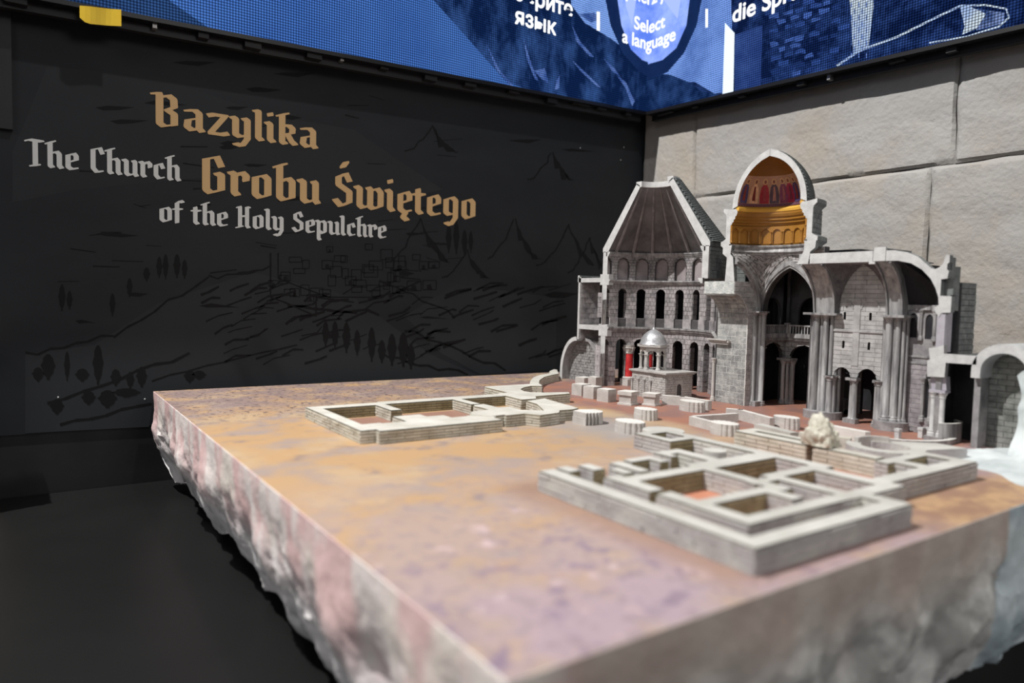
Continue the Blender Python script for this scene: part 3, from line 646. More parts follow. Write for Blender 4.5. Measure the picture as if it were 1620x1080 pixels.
def side_mat():
    m = bpy.data.materials.new('painted_rock_side'); m.use_nodes = True; nt = m.node_tree; N = nt.nodes; L = nt.links
    b = N['Principled BSDF']; b.inputs['Roughness'].default_value = .62; b.inputs['Specular IOR Level'].default_value = .3
    tc = N.new('ShaderNodeTexCoord'); P = tc.outputs['Object']; sp = N.new('ShaderNodeSeparateXYZ'); L.new(P, sp.inputs[0])
    def nz(scale, st=(1, 1, 1), ofs=0):
        mp = N.new('ShaderNodeMapping'); mp.inputs['Scale'].default_value = st; mp.inputs['Location'].default_value = (ofs, ofs, 0); L.new(P, mp.inputs[0])
        n = N.new('ShaderNodeTexNoise'); n.inputs['Scale'].default_value = scale; n.inputs['Detail'].default_value = 6; L.new(mp.outputs[0], n.inputs[0]); return n.outputs['Fac']
    def mr(v, a, b_, c=0, d=1):
        n = N.new('ShaderNodeMapRange'); n.interpolation_type = 'SMOOTHSTEP'
        for i, q in zip(('From Min', 'From Max', 'To Min', 'To Max'), (a, b_, c, d)): n.inputs[i].default_value = q
        L.new(v, n.inputs[0]); return n.outputs[0]
    def mix(f, a, c):
        n = N.new('ShaderNodeMix'); n.data_type = 'RGBA'; L.new(f, n.inputs[0])
        for i, q in ((6, a), (7, c)):
            if isinstance(q, tuple): n.inputs[i].default_value = (*q, 1)
            else: L.new(q, n.inputs[i])
        return n.outputs[2]
    def mul(a, c):
        n = N.new('ShaderNodeMath'); n.operation = 'MULTIPLY'; L.new(a, n.inputs[0])
        if isinstance(c, float): n.inputs[1].default_value = c
        else: L.new(c, n.inputs[1])
        return n.outputs[0]
    def add(a, c):
        n = N.new('ShaderNodeMath'); n.operation = 'ADD'; L.new(a, n.inputs[0]); L.new(c, n.inputs[1]); return n.outputs[0]
    g = mix(mr(nz(13, (1, 1, .45)), .36, .62), (.46, .455, .46), (.74, .72, .715))
    g = mix(mul(mr(nz(26, ofs=5), .56, .68), .6), g, (.20, .20, .205))
    pk = mix(mr(nz(15, (1, 1, .35), 3), .42, .58), (.68, .47, .455), (.78, .70, .665))
    pk = mix(mr(nz(8, (1, 1, .5), 8), .55, .68), pk, (.78, .71, .64))
    edge = add(sp.outputs[2], mul(nz(9, (1, 1, .4), 1), .10))
    o = mix(mr(edge, -.15, -.01), g, pk)
    br = mix(mr(nz(9, (1, 1, .5), 6), .4, .6), (.50, .40, .35), (.60, .52, .46))                    # browner front side, mostly its dimmer light put into the paint
    front = mul(mr(sp.outputs[1], .50, .45), mr(sp.outputs[0], .33, .40))
    o2 = mix(mr(edge, -.075, .02), mix(mr(nz(14, ofs=2), .4, .62), (.40, .395, .375), (.80, .79, .75)), br)
    o2 = mix(mul(mul(mr(nz(12, ofs=9), .55, .65), mr(edge, -.05, -.10)), .8), o2, (.10, .098, .095))
    o = mix(front, o, o2)
    blu = mr(sp.outputs[0], 1.225, 1.24)
    o = mix(blu, o, mix(mr(nz(12), .4, .6), (.40, .48, .52), (.66, .74, .76)))
    L.new(o, b.inputs['Base Color'])
    bp = N.new('ShaderNodeBump'); bp.inputs['Strength'].default_value = .5; bp.inputs['Distance'].default_value = .004
    L.new(nz(70), bp.inputs['Height']); L.new(bp.outputs[0], b.inputs['Normal']); return m
mb = MB(); nx, ny = 40, 40; e = .0008
mb.add([(X0+e+(X1-X0-2*e)*i/nx, Y0+e+(Y1-Y0-2*e)*j/ny, 0) for j in range(ny+1) for i in range(nx+1)],
       [(j*(nx+1)+i, j*(nx+1)+i+1, (j+1)*(nx+1)+i+1, (j+1)*(nx+1)+i) for j in range(ny) for i in range(nx)])
mb.build('painted_ground', ground_mat(), base)
mb = MB(); step = .0085; per = []
def edgepts(a, b, n0):
    n = int(math.hypot(b[0]-a[0], b[1]-a[1])/step)
    for i in range(n): t = i/n; per.append((a[0]+(b[0]-a[0])*t, a[1]+(b[1]-a[1])*t, n0))
edgepts((X0, Y1), (X0, Y0), (-1, 0)); edgepts((X0, Y0), (X1, Y0), (0, -1)); edgepts((X1, Y0), (X1, Y1), (1, 0)); edgepts((X1, Y1), (X0, Y1), (0, 1))
rows_ = [0, -.001, -.006]+[-.008-.0085*k for k in range(1, 32)]; ZB = rows_[-1]; n = len(per); vs = []
cx0, cy0 = (X0+X1)/2, (Y0+Y1)/2
for k, z in enumerate(rows_):
    for i, (x, y, nn) in enumerate(per):
        # blend normals near the corners
        N0 = Vector((nn[0], nn[1], 0)); 
        for q in (-6, -3, 3, 6): N0 += Vector((*per[(i+q) % n][2], 0))*.5
        N0.normalize()
        q = Vector((x, y, z)); t = -z
        am = min(1, max(0, (t-.02)/.10)); 
        d = am*(noise.noise(q*9)*.022+noise.noise(Vector((x*20, y*20, z*14)))*.012+abs(noise.noise(q*42))*-.010+noise.noise(q*90)*.003)
        und = -.004*am-(.030 if nn[1] == -1 else .070)*max(0, (t-.10)/.17)**1.6
        bot = (noise.noise(Vector((x*11, y*11, 3)))*.022)*max(0, (t-.14)/.13)
        if k == 0: d = -e; und = 0
        w = d+und; vs.append((x+N0.x*w, y+N0.y*w, z+(bot if k > 3 else 0)))
fs = [(k*n+i, (k+1)*n+i, (k+1)*n+(i+1) % n, k*n+(i+1) % n) for k in range(len(rows_)-1) for i in range(n)]
fs.append(tuple((len(rows_)-1)*n+i for i in range(n)))
mb.add(vs, fs); mb.build('rock_side', side_mat(), base, smooth=True)
mb = MB(); mb.box(X0+.12, X1-.10, Y0+.30, Y1-.1, -.30, -.20); mb.build('base_support', BLACK, base)

# ---- pale rock rising at the right of the chapel, part of the base
mb = MB(); nx, ny = 70, 60; xa, xb, ya, yb = 1.26, 2.20, .450, .80; vs = []
for j in range(ny+1):
    for i in range(nx+1):
        x = xa+(xb-xa)*i/nx; y = ya+(yb-ya)*j/ny
        edge = (x-(1.40+.55*(y-.45)+.05*noise.noise(Vector((x*9, y*9, 1)))))
        lim = .705-max(0, x-1.68)*1.4
        a = max(0, min(1, edge/.12))*max(0, min(1, (lim-y)/.05))
        z = -.002+a*(.016+.012*noise.noise(Vector((x*14, y*14, 5)))+.006*noise.noise(Vector((x*40, y*40, 5))))
        vs.append((x, y, z))
mb.add(vs, [(j*(nx+1)+i, j*(nx+1)+i+1, (j+1)*(nx+1)+i+1, (j+1)*(nx+1)+i) for j in range(ny) for i in range(nx)])
mb.build('rock_apron', ROCKW, base, smooth=True)

# ================================================================== RUINS
def union_cells(rects):
    xs = sorted({round(v, 4) for r in rects for v in r[:2]}); ys = sorted({round(v, 4) for r in rects for v in r[2:4]})
    occ = {}
    for i in range(len(xs)-1):
        for j in range(len(ys)-1):
            mx, my = (xs[i]+xs[i+1])/2, (ys[j]+ys[j+1])/2
            if any(r[0] < mx < r[1] and r[2] < my < r[3] for r in rects): occ[i, j] = 1
    return xs, ys, occ
def boundary(xs, ys, occ):
    """merged boundary segments ((x,y),(x,y)) with the solid on the left"""
    seg = []
    for j in range(len(ys)):
        for s in (1, -1):
            run = None
            for i in range(len(xs)):
                up_, dn = occ.get((i, j)), occ.get((i, j-1))
                hit = i < len(xs)-1 and ((s == 1 and up_ and not dn) or (s == -1 and dn and not up_))
                if hit and run is None: run = i
                if not hit and run is not None:
                    a, b = (xs[run], ys[j]), (xs[i], ys[j]); seg.append((a, b) if s == 1 else (b, a)); run = None
    for i in range(len(xs)):
        for s in (1, -1):
            run = None
            for j in range(len(ys)):
                ri, le = occ.get((i, j)), occ.get((i-1, j))
                hit = j < len(ys)-1 and ((s == 1 and le and not ri) or (s == -1 and ri and not le))
                if hit and run is None: run = j
                if not hit and run is not None:
                    a, b = (xs[i], ys[run]), (xs[i], ys[j]); seg.append((a, b) if s == 1 else (b, a)); run = None
    return seg
def outline_stones(segs, h, nc, ln, parent, m, key, z0=0, limit=295, proud=.0016):
    for a, b in segs:
        L_ = math.hypot(b[0]-a[0], b[1]-a[1])
        if L_ < .004: continue
        p = line(b[0], b[1], a[0], a[1])      # n of this path points to the left of a->b, into the solid
        stones(p, -.001, L_+.001, z0, h, (h-z0)/nc, ln, parent, m, proud=proud, gap=.0014, ug=.0012, key=key, limit=limit, du=9)
def ruin(name, label, rects, h, nc, ln, loc, polys=(), mats=(RUINC, RUINS, RUINJ), group=None, key=None, dark=None):
    root = thing(name, label, 'ruin model', loc, group)
    xs, ys, occ = union_cells(rects); mb = MB(); ins = .0012
    for (i, j) in occ:
        a, b, c, d = xs[i], xs[i+1], ys[j], ys[j+1]
        mb.add([(a, c, h), (b, c, h), (b, d, h), (a, d, h)], [(0, 1, 2, 3)])
    segs = boundary(xs, ys, occ)
    for a, b in segs: mb.add([(*a, h), (*b, h), (*b, h-.002), (*a, h-.002)], [(3, 2, 1, 0)])
    mb.build('wall_top', mats[0], root, weld=True)
    core = MB()
    for a, b in segs: core.add([(*a, 0), (*b, 0), (*b, h-.0005), (*a, h-.0005)], [(0, 1, 2, 3)])
    for pl in polys:
        q = MB(); q.prism_z(pl, 0, h+.0006, 1, 0); q.build('wall_top', [mats[0], mats[2]], root)
        for a, b in zip(pl, pl[1:]+pl[:1]): segs.append((a, b))
    core.build('wall_core', mats[2], root, weld=True)
    inner = [s for s in segs if dark and abs(s[0][1]-s[1][1]) < 1e-6 and s[1][0] > s[0][0] and s[0][1] > dark]
    outline_stones([s for s in segs if s not in inner], h-.0025, nc, ln, root, mats[1], key or name+label)
    outline_stones(inner, h-.0025, nc, ln, root, OLIVE, key or name+label)
    return root
hN = .032
T = .026
near = [
 (.662, .690, .478, .880), (.662, 1.005, .478, .505), (.977, 1.005, .478, .560),            # outer long wall, right wall, right end
 (.728, .756, .540, .690), (.728, .756, .705, .800), (.728, .968, .536, .560),              # inner wall parallel to it
 (.956, 1.100, .534, .560), (1.066, 1.098, .534, .690), (1.066, 1.395, .556, .585),
 (1.365, 1.395, .556, .650), (1.230, 1.395, .628, .650), (1.250, 1.282, .585, .640),
 (.735, 1.100, .757, .785), (.905, .930, .612, .757), (.756, .905, .617, .640),
 (.875, .900, .575, .640), (.958, .982, .560, .672), (.900, .960, .655, .672), (.958, 1.095, .664, .688),
 (1.095, 1.122, .664, .972), (.905, 1.115, .785, .797),
 (.965, .992, .797, .890), (.928, .990, .868, .892), (.928, .945, .850, .892), (1.020, 1.118, .955, 1.045), 
 (.800, .822, .797, .868), (.838, .900, .855, .875), (.880, .900, .830, .875),
 (.700, .722, .852, .885), (.742, .765, .842, .880), (.770, .790, .800, .835),
]
near = [r for r in near if r != (1.020, 1.118, .955, 1.045)]+[(1.030, 1.052, .947, 1.045), (1.030, 1.122, .947, .968), (1.030, 1.122, 1.024, 1.045), (1.100, 1.122, .95, 1.045)]
ruin('monastery_ruin', 'largest low maze of pale grey ruin walls nearest the camera', near, hN, 4, .055, (1.0, .7, 0), mats=(RUINNT, RUINN, RUINJ), key='near', dark=.60)
far = [(1.228, 1.262, .590, .790), (1.228, 1.300, .770, .798), (1.228, 1.262, .790, .960), (1.262, 1.300, .928, .960),
       (1.276, 1.300, .846, .960)]
far = [(1.240, 1.268, .655, .775), (1.240, 1.268, .792, .958), (1.240, 1.300, .932, .958), (1.282, 1.302, .780, .958), (1.268, 1.300, .775, .800)]
ruin('chapel_foundation', 'long cream foundation wall behind the large maze, beside the white rock', far, .034, 4, .05, (1.26, .8, 0), mats=(RUINC, RUINS, RUINJ), key='mid')
hL = .0275; KL = .980
left = [
 (.566, .596, 1.389, 1.725), (.566, .760, 1.686, 1.725), (.566, .640, 1.372, 1.440), (.600, .905, 1.352, 1.412), (.640, .860, 1.405, 1.432),
 (.735, .762, 1.590, 1.700), (.700, .770, 1.432, 1.505), (.760, .815, 1.432, 1.470), (.760, 1.150, 1.690, 1.735), (.965, .992, 1.590, 1.700), (.86, .915, 1.39, 1.44)]
left = [tuple(v*KL for v in r) for r in left]
def ringpoly(cx, cy, r0, r1, a0, a1, n=12):
    p = [(cx+r1*math.cos(math.radians(a0+(a1-a0)*i/n)), cy+r1*math.sin(math.radians(a0+(a1-a0)*i/n))) for i in range(n+1)]
    q = [(cx+r0*math.cos(math.radians(a0+(a1-a0)*i/n)), cy+r0*math.sin(math.radians(a0+(a1-a0)*i/n))) for i in range(n, -1, -1)]
    return p+q
def plan(pts, h):       # outline measured on the photograph, laid out on the wall-top level
    P_ = [onz(728+x/6.206, 538+y/6.206, h) for x, y in pts]; P_ = [(p.x, p.y) for p in P_]
    ar = sum(P_[i][0]*P_[(i+1) % len(P_)][1]-P_[(i+1) % len(P_)][0]*P_[i][1] for i in range(len(P_)))
    return P_ if ar > 0 else P_[::-1]
lp = [plan([(245, 455), (690, 430), (692, 395), (720, 365), (790, 340), (880, 325), (878, 304), (920, 287), (950, 290), (965, 330), (900, 342), (825, 362), (780, 392), (772, 425), (802, 442), (800, 452), (700, 450), (625, 463), (592, 482),
            (625, 502), (700, 512), (800, 515), (1065, 510), (1075, 525), (740, 552), (745, 575), (602, 585), (430, 542), (350, 540), (380, 522), (465, 515), (245, 462)], hL),
      plan([(830, 573), (1160, 668), (1098, 680), (975, 690), (970, 712), (785, 738), (632, 722), (455, 740), (430, 733), (300, 748), (108, 735), (105, 705), (170, 692), (280, 683), (200, 660), (140, 650), (135, 638), (230, 627), (370, 660), (480, 654), (600, 685), (825, 692), (755, 628), (655, 598)], hL)]
ruin('palace_foundation', 'cream brick ruin of three rooms with a curved arm, left of the church', left, hL, 4, .036, (.9, 1.5, 0), polys=lp, key='left', dark=1.45)

def ribbed(cx, cy, rx, ry, n=16, amp=.13, plain=(100, 200)):
    p = []
    for i in range(n*6):
        a = 360*i/(n*6); k = 1+amp*(abs(math.sin(math.radians(a*n/2)))-.6)
        if plain[0] < a < plain[1]: k = 1
        p.append((cx+rx*k*math.cos(math.radians(a)), cy+ry*k*math.sin(math.radians(a))))
    return p
def pier(name, label, poly, h, group=None, extra=None, cat='pier model'):
    cx = sum(p[0] for p in poly)/len(poly); cy = sum(p[1] for p in poly)/len(poly)
    root = thing(name, label, cat, (cx, cy, 0), group)
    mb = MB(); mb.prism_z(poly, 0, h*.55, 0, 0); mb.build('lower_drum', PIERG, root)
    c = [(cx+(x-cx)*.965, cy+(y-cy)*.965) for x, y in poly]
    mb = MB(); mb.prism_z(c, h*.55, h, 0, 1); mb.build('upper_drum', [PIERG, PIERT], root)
    return root
def g(px, py): p = onz(px, py); return p.x, p.y
def gpier(name, label, px, py, rx, ry, h=.026, **k):
    x, y = g(px, py); return pier(name, label, ribbed(x+rx*.6, y, rx, ry, **k), h)
gpier('ribbed_pier', 'ribbed grey pier stub alone in front of the curved foundation wall', 987, 684, .030, .040)
gpier('ribbed_pier', 'ribbed grey pier stub just right of the end of the cream ruin', 1014, 663, .026, .034, h=.027)
q = pier('ribbed_pier', 'wedge-shaped ribbed pier at the right end of the cream ruin', plan([(1104, 686), (1168, 672), (1330, 672), (1405, 688), (1400, 702), (1365, 708), (1352, 704), (1335, 712), (1318, 707), (1302, 715), (1284, 709), (1268, 716), (1250, 709), (1235, 716), (1218, 710)], .031), .030)
def low_wall(label, polyline, w, h, m=(PIERG, PIERT), name='low_wall'):
    root = thing(name, label, 'low wall model', (polyline[0][0], polyline[0][1], 0))
    mb = MB()
    for a, b in zip(polyline, polyline[1:]):
        d = math.hypot(b[0]-a[0], b[1]-a[1]); dx, dy = (b[0]-a[0])/d, (b[1]-a[1])/d; nx, ny = -dy*w/2, dx*w/2
        a2 = (a[0]-dx*w/2, a[1]-dy*w/2); b2 = (b[0]+dx*w/2, b[1]+dy*w/2)
        mb.prism_z([(a2[0]+nx, a2[1]+ny), (a2[0]-nx, a2[1]-ny), (b2[0]-nx, b2[1]-ny), (b2[0]+nx, b2[1]+ny)], 0, h, 0, 1)
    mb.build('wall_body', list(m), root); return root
low_wall('low grey screen wall in front of the small domed shrine', [(1.57, 1.470), (1.60, 1.430), (1.60, 1.335)], .016, .027)
x, y = g(1084, 652); pier('ribbed_pier', 'ribbed pier stub at the end of the screen wall by the shrine', ribbed(1.545, 1.345, .028, .040), .028)
low_wall('low grey L-shaped wall left of the white rock, nearer one', [(1.375, 1.185), (1.505, 1.165)], .012, .022)
pier('ribbed_pier', 'ribbed pale pier stub on the near L-shaped wall', ribbed(1.335, 1.062, .027, .036), .027)
low_wall('thin grey stub wall joining the near ribbed pier', [(1.36, 1.18), (1.345, 1.10)], .012, .022)
low_wall('long low mauve wall ending at the far ribbed pier', [(1.53, 1.205), (1.545, 1.18), (1.505, 1.06)], .014, .027)
pier('ribbed_pier', 'ribbed pier stub at the right end of the long mauve wall', ribbed(1.548, 1.045, .024, .034), .028)
# cubes and altars of the rotunda ring
def cube(px, py, w, h, rot, label, cap=False):
    x, y = g(px, py); x += w*.45
    root = thing('stone_block', label, 'block model', (x, y, 0))
    c, s = math.cos(rot), math.sin(rot)
    R2 = lambda k: [(x+(a*c-b*s)*w*k/2, y+(a*s+b*c)*w*k/2) for a, b in ((-1, -1), (1, -1), (1, 1), (-1, 1))]
    if cap:
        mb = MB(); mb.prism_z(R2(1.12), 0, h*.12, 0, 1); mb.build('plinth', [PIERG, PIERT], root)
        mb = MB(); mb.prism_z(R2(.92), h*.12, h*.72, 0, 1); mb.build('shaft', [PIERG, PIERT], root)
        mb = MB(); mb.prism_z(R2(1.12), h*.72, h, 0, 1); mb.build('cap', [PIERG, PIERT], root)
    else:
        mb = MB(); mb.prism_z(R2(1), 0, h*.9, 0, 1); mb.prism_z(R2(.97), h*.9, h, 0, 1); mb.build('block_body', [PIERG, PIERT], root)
cube(936, 611, .036, .034, .15, 'tall grey block farthest right of the group by the small vaulted niche')
cube(917, 606, .046, .022, .1, 'flat grey block behind the leftmost front block')
cube(912, 625, .045, .036, .1, 'leftmost grey block at the front of the ring by the niche')
cube(930, 630, .042, .038, .15, 'second grey block from the left at the front of the ring')
cube(952, 635, .042, .038, .2, 'grey block midway between the niche and the shrine')
cube(986, 640, .042, .040, .3, 'grey block with cap and plinth left of the shrine front', True)
cube(1024, 641, .038, .036, .35, 'grey block with a cap right in front of the shrine', True)
# round column base, stubs
x, y = 1.135, 1.065
root = thing('stone_drum', 'oval pale column drum at the far corner of the grey maze', 'column base', (x, y, 0))
mb = MB(); mb.revolve([(.0001, 0), (.042, 0), (.042, .018), (.045, .019), (.045, .026), (.0001, .026)], x, y, 0, 360, 24); mb.build('drum_body', RUINNT, root, smooth=True)
x, y = 1.038, .845
root = thing('column_stub', 'short round column stub inside the grey maze', 'column stub', (x, y, 0))
mb = MB(); mb.revolve([(.0001, 0), (.017, 0), (.017, .018), (.021, .020), (.021, .034), (.0001, .034)], x, y, 0, 360, 20); mb.build('stub_drum', RUINNT, root, smooth=True)
# white rock
def lump(name, label, c, r, m, seed, amp=.45, cat='rock'):
    bm = bmesh.new(); bmesh.ops.create_icosphere(bm, subdivisions=5, radius=1)
    for v in bm.verts:
        p = v.co.copy(); q = p*1.3+Vector((seed, 0, 0))
        d = 1+amp*noise.noise(q)+.16*noise.noise(q*3)-.10*abs(noise.noise(q*5))+.04*noise.noise(q*12)
        v.co = Vector((p.x*r[0]*d, p.y*r[1]*d, max(-.1*r[2], p.z*r[2]*d)))
    mb = MB(); mb.add([v.co+Vector(c) for v in bm.verts], [tuple(l.vert.index for l in f.loops) for f in bm.faces]); bm.free()
    root = thing(name, label, cat, (c[0], c[1], 0)); mb.build('rock_body', m, root, smooth=True); return root
rx_, ry_ = onz(1294, 705, .034).x, onz(1294, 705, .034).y
lump('white_rock', 'lumpy cream-white rock standing on the foundation wall in front of the church', (rx_+.012, ry_, .0405), (.028, .034, .048), ROCKY, 3.3)
# low walls and apse ring in front of the east end
low_wall('pale low wall running right from behind the white rock', [(1.560, .975), (1.552, .850)], .020, .024, (PIERT, PIERT))
low_wall('short pale wall stub left of the white rock', [(1.43, 1.03), (1.41, .94)], .024, .020, (RUINNT, RUINNT))
root = thing('apse_ring', 'horseshoe-shaped pale foundation of a round apse by the chapel', 'ruin model', (1.40, .73, 0))
mb = MB(); mb.prism_z(ringpoly(1.425, .735, .045, .072, 100, 420, 28), 0, .024, 1, 0); mb.build('ring_wall', [RUINNT, RUINN], root)
mb = MB(); mb.prism_z([(1.36, .672), (1.47, .672), (1.56, .640), (1.56, .70), (1.49, .76), (1.47, .735), (1.49, .70), (1.46, .69)], 0, .0235, 1, 0); mb.build('ring_apron', [RUINNT, RUINN], root)
mb = MB(); mb.prism_z(ringpoly(1.425, .735, .050, .058, 20, 110, 10), 0, .034, 1, 0); mb.build('ring_screen', [PIERG, PIERG], root)
low_wall('cream strip of wall between the white rock and the round apse', [(1.40, .90), (1.43, .82)], .018, .026, (RUINC, RUINS))
root = thing('chancel_step', 'thin curved grey step closing the apse of the church', 'low wall model', (1.66, .87, 0))
mb = MB(); mb.prism_z(ringpoly(1.70, .87, .128, .140, 195, 285, 24), 0, .012, 0, 1); mb.build('step_body', [MOULD, PIERT], root)
for k, (px, py, lb) in enumerate([(1420, 694, 'small white square stub on the curved step'), (1457, 692, 'left one of two white stubs by the twin columns'), (1468, 692, 'right one of two white stubs by the twin columns')]):
    x, y = g(px, py); root = thing('small_stub', lb, 'column stub', (x, y, 0)); mb = MB(); mb.box(x-.006, x+.006, y-.005, y+.005, 0, .018); mb.box(x-.007, x+.007, y-.006, y+.006, .018, .024); mb.build('stub_body', CUT, root)
# ================================================================== CUTAWAY CHURCH
XC = 1.70
CH = thing('church_model', 'tall grey cutaway model of a domed basilica showing its inside', 'church model', (1.80, 1.35, 0))
def P(mb, name, m, parent=CH, **k): return mb.build(name, m, parent, **k)
RX, RY, RI, RO = 1.70, 1.675, .214, .238
CW = [CUT, GREY, DARKIN]
# --- rotunda roof
mb = MB()
mb.revolve([(RI, .478, 1), (.066, .686, 1), (.066, .694, 1), (.080, .703, 2), (.241, .492, 2), (.241, .478, 2)], RX, RY, -90, 90, 60, 0, 0)
rf = P(mb, 'rotunda_roof', [CUT, ROOFIN, TILE])
mb = MB(); mb.revolve([(.062, .688), (.083, .700), (.083, .708), (.058, .708), (.058, .690)], RX, RY, -90, 90, 40, 0, 0); P(mb, 'roof_rim', [CUT], rf)
mb = MB()   # outer tile courses
nr = 34
for i in range(nr):
    t0, t1 = i/nr, (i+1)/nr; ra, rb = .243+(.082-.243)*t0, .243+(.082-.243)*t1; za, zb_ = .492+(.704-.492)*t0, .492+(.704-.492)*t1
    nt_ = max(8, int(ra*PI*.45/.0075))
    for k in range(nt_):
        a0 = -88+80*(k+.5*(i % 2))/nt_; a1 = a0+80/nt_*.86
        A = [(RX+r*math.cos(math.radians(a)), RY+r*math.sin(math.radians(a))) for r, a in ((ra+.0030, a0), (ra+.0030, a1), (rb+.001, a1), (rb+.001, a0))]
        B = [(RX+r*math.cos(math.radians(a)), RY+r*math.sin(math.radians(a))) for r, a in ((ra-.001, a0), (ra-.001, a1), (rb-.001, a1), (rb-.001, a0))]
        mb.hexa([(*B[0], za), (*B[1], za), (*B[2], zb_), (*B[3], zb_), (*A[0], za+.002), (*A[1], za+.002), (*A[2], zb_+.001), (*A[3], zb_+.001)])
P(mb, 'roof_tiles', TILE, rf, kind='stuff')
BAY = 18.7; CEN = [72+BAY-BAY*i for i in range(0, 9)]     # opening centres
for c in CEN:
    a = math.radians(c-BAY/2)
    if c-BAY/2 < -88: continue
    mb = MB(); mb.tube((RX+(RI-.002)*math.cos(a), RY+(RI-.002)*math.sin(a), .477), (RX+.066*math.cos(a), RY+.066*math.sin(a), .687), .0062, .0036, 6); P(mb, 'roof_rib', RIB, rf)
# --- drum: ring cornices with moulded profile
def ringmould(z0, z1, proj, name, a0=-90, a1=90, m=None, R=RI, cx=RX, cy=RY, parent=CH):
    h = z1-z0; mb = MB()
    mb.revolve([(R+.004, z0, 0), (R-proj*.35, z0, 0), (R-proj*.45, z0+h*.25, 0), (R-proj*.7, z0+h*.35, 0), (R-proj*.8, z0+h*.6, 0), (R-proj, z0+h*.7, 0), (R-proj, z1, 0), (R+.004, z1, 0)], cx, cy, a0, a1, 60, 0, 1)
    return P(mb, name, [m or MOULD, CUT], parent)
LOW = -52
ringmould(.464, .480, .010, 'upper_cornice'); ringmould(.366, .382, .014, 'middle_cornice'); ringmould(.194, .214, .014, 'lower_cornice', LOW)
drum = thing('drum_wall', '', ''); del drum['label'], drum['category']; drum.parent = CH; drum.location = (0, 0, 0); drum.matrix_parent_inverse = Matrix.Translation(-CH.location)
def wallring(name, z0, z1, ops, a0, a1, th=RO-RI, m=None, back=None):
    mb = MB(); arcade(mb, circ(RX, RY, RI), a0, a1, z0, z1, th, ops, du=4, mi=1)
    for a in (a1,):      # pale cut end on the section plane
        mb.box(RX-.0006, RX+.0006, RY+RI, RY+RO, z0, z1, 0)
    if a0 == -90: mb.box(RX-.0006, RX+.0006, RY-RO, RY-RI, z0, z1, 0)
    return P(mb, name, [CUT, JOINT])
bpy.data.objects.remove(drum)
nops = [(c, 5.6, .3825, .436, .022, 'round') for c in CEN]
dn = wallring('niche_wall', .382, .464, nops, -90, 90, th=.012)
mb = MB(); mb.revolve([(RI+.010, .38), (RO, .38), (RO, .48), (RI+.010, .48)], RX, RY, -90, 90, 48, 1, 0); P(mb, 'niche_backing', [CUT, mat('mauve_niche_paint', (.24, .21, .215), (.34, .30, .30), scale=25)], dn)
wops = [(c, 4.4, .244, .335, .016, 'round') for c in CEN]
dw = wallring('window_wall', .214, .366, wops, LOW-5, 90)
lops = [(c, 5.4, -.01, .148, .022, 'round') for c in CEN]+[(62.65, 3.96, -.01, .148, .0, 'flat'), (43.95, 3.96, -.01, .148, 0, 'flat')]
dl = wallring('arcade_wall', 0, .194, lops, LOW, 90)
stones(circ(RX, RY, RI), LOW, 90, 0, .194, .0176, 3.9, dl, STONEP, lops, key='ch', limit=165, gap=.0013, ug=.35)
stones(circ(RX, RY, RI), LOW, 90, .246, .366, .0150, 3.4, dw, STONEP, wops, key='ch', limit=240, gap=.0012, ug=.3)
stones(circ(RX, RY, RI), -90, 90, .382, .464, .0103, 3.1, dn, STONEP, [(c, 6.4, .3, .436, .026, 'round') for c in CEN], key='ch', limit=240, gap=.0011, ug=.3)
# reveal faces of the lower piers are masonry too
for c in CEN[0:7]:
    for (z0, z1, hw, ll) in ((0, .148, 5.4, dl), (.246, .335, 4.4, dw)):
        a = math.radians(c+hw); b = math.radians(c+hw)
        px, py = RX+RI*math.cos(a), RY+RI*math.sin(a); qx, qy = RX+RO*math.cos(a), RY+RO*math.sin(a)
        pth = line(qx, qy, px, py); stones(pth, 0, RO-RI, z0, z1, .0176, .03, ll, STONEP, key='none', limit=0, gap=.0013)
        a = math.radians(c-hw); px, py = RX+RI*math.cos(a), RY+RI*math.sin(a); qx, qy = RX+RO*math.cos(a), RY+RO*math.sin(a)
        stones(line(px, py, qx, qy), 0, RO-RI, z0, z1, .0176, .03, ll, STONEP, key='none', limit=0, gap=.0013)
# niche colonnettes mouldings + balustrade panels in the windows
for c in CEN:
    if c > 88 or c < LOW+6: continue
    mb = MB(); pth = circ(RX, RY, RI+.003)
    arcade(mb, pth, c-4.6, c+4.6, .238, .245, .010, du=3); arcade(mb, pth, c-4.6, c+4.6, .214, .219, .010, du=3)
    for k in range(9):
        u = c-4.2+8.4*k/8; arcade(mb, pth, u-.22, u+.22, .219, .238, .004, du=3)
    arcade(mb, circ(RX, RY, RI+.009), c-4.6, c+4.6, .215, .24, .004, du=3)
    P(mb, 'balustrade', STONEP, dw)
for c in CEN:
    if c-BAY/2 > LOW: mb = MB(); arcade(mb, circ(RX, RY, RI-.0045), c-BAY/2-4.7, c-BAY/2+4.7, .2142, .2475, .006, (), du=3); P(mb, 'pier_plinth', STONEP, dw)
for c in CEN:    # imposts of the tall windows
    mb = MB(); arcade(mb, circ(RX, RY, RI-.004), c-7.0, c-4.5, .333, .338, .006, du=3) if False else None
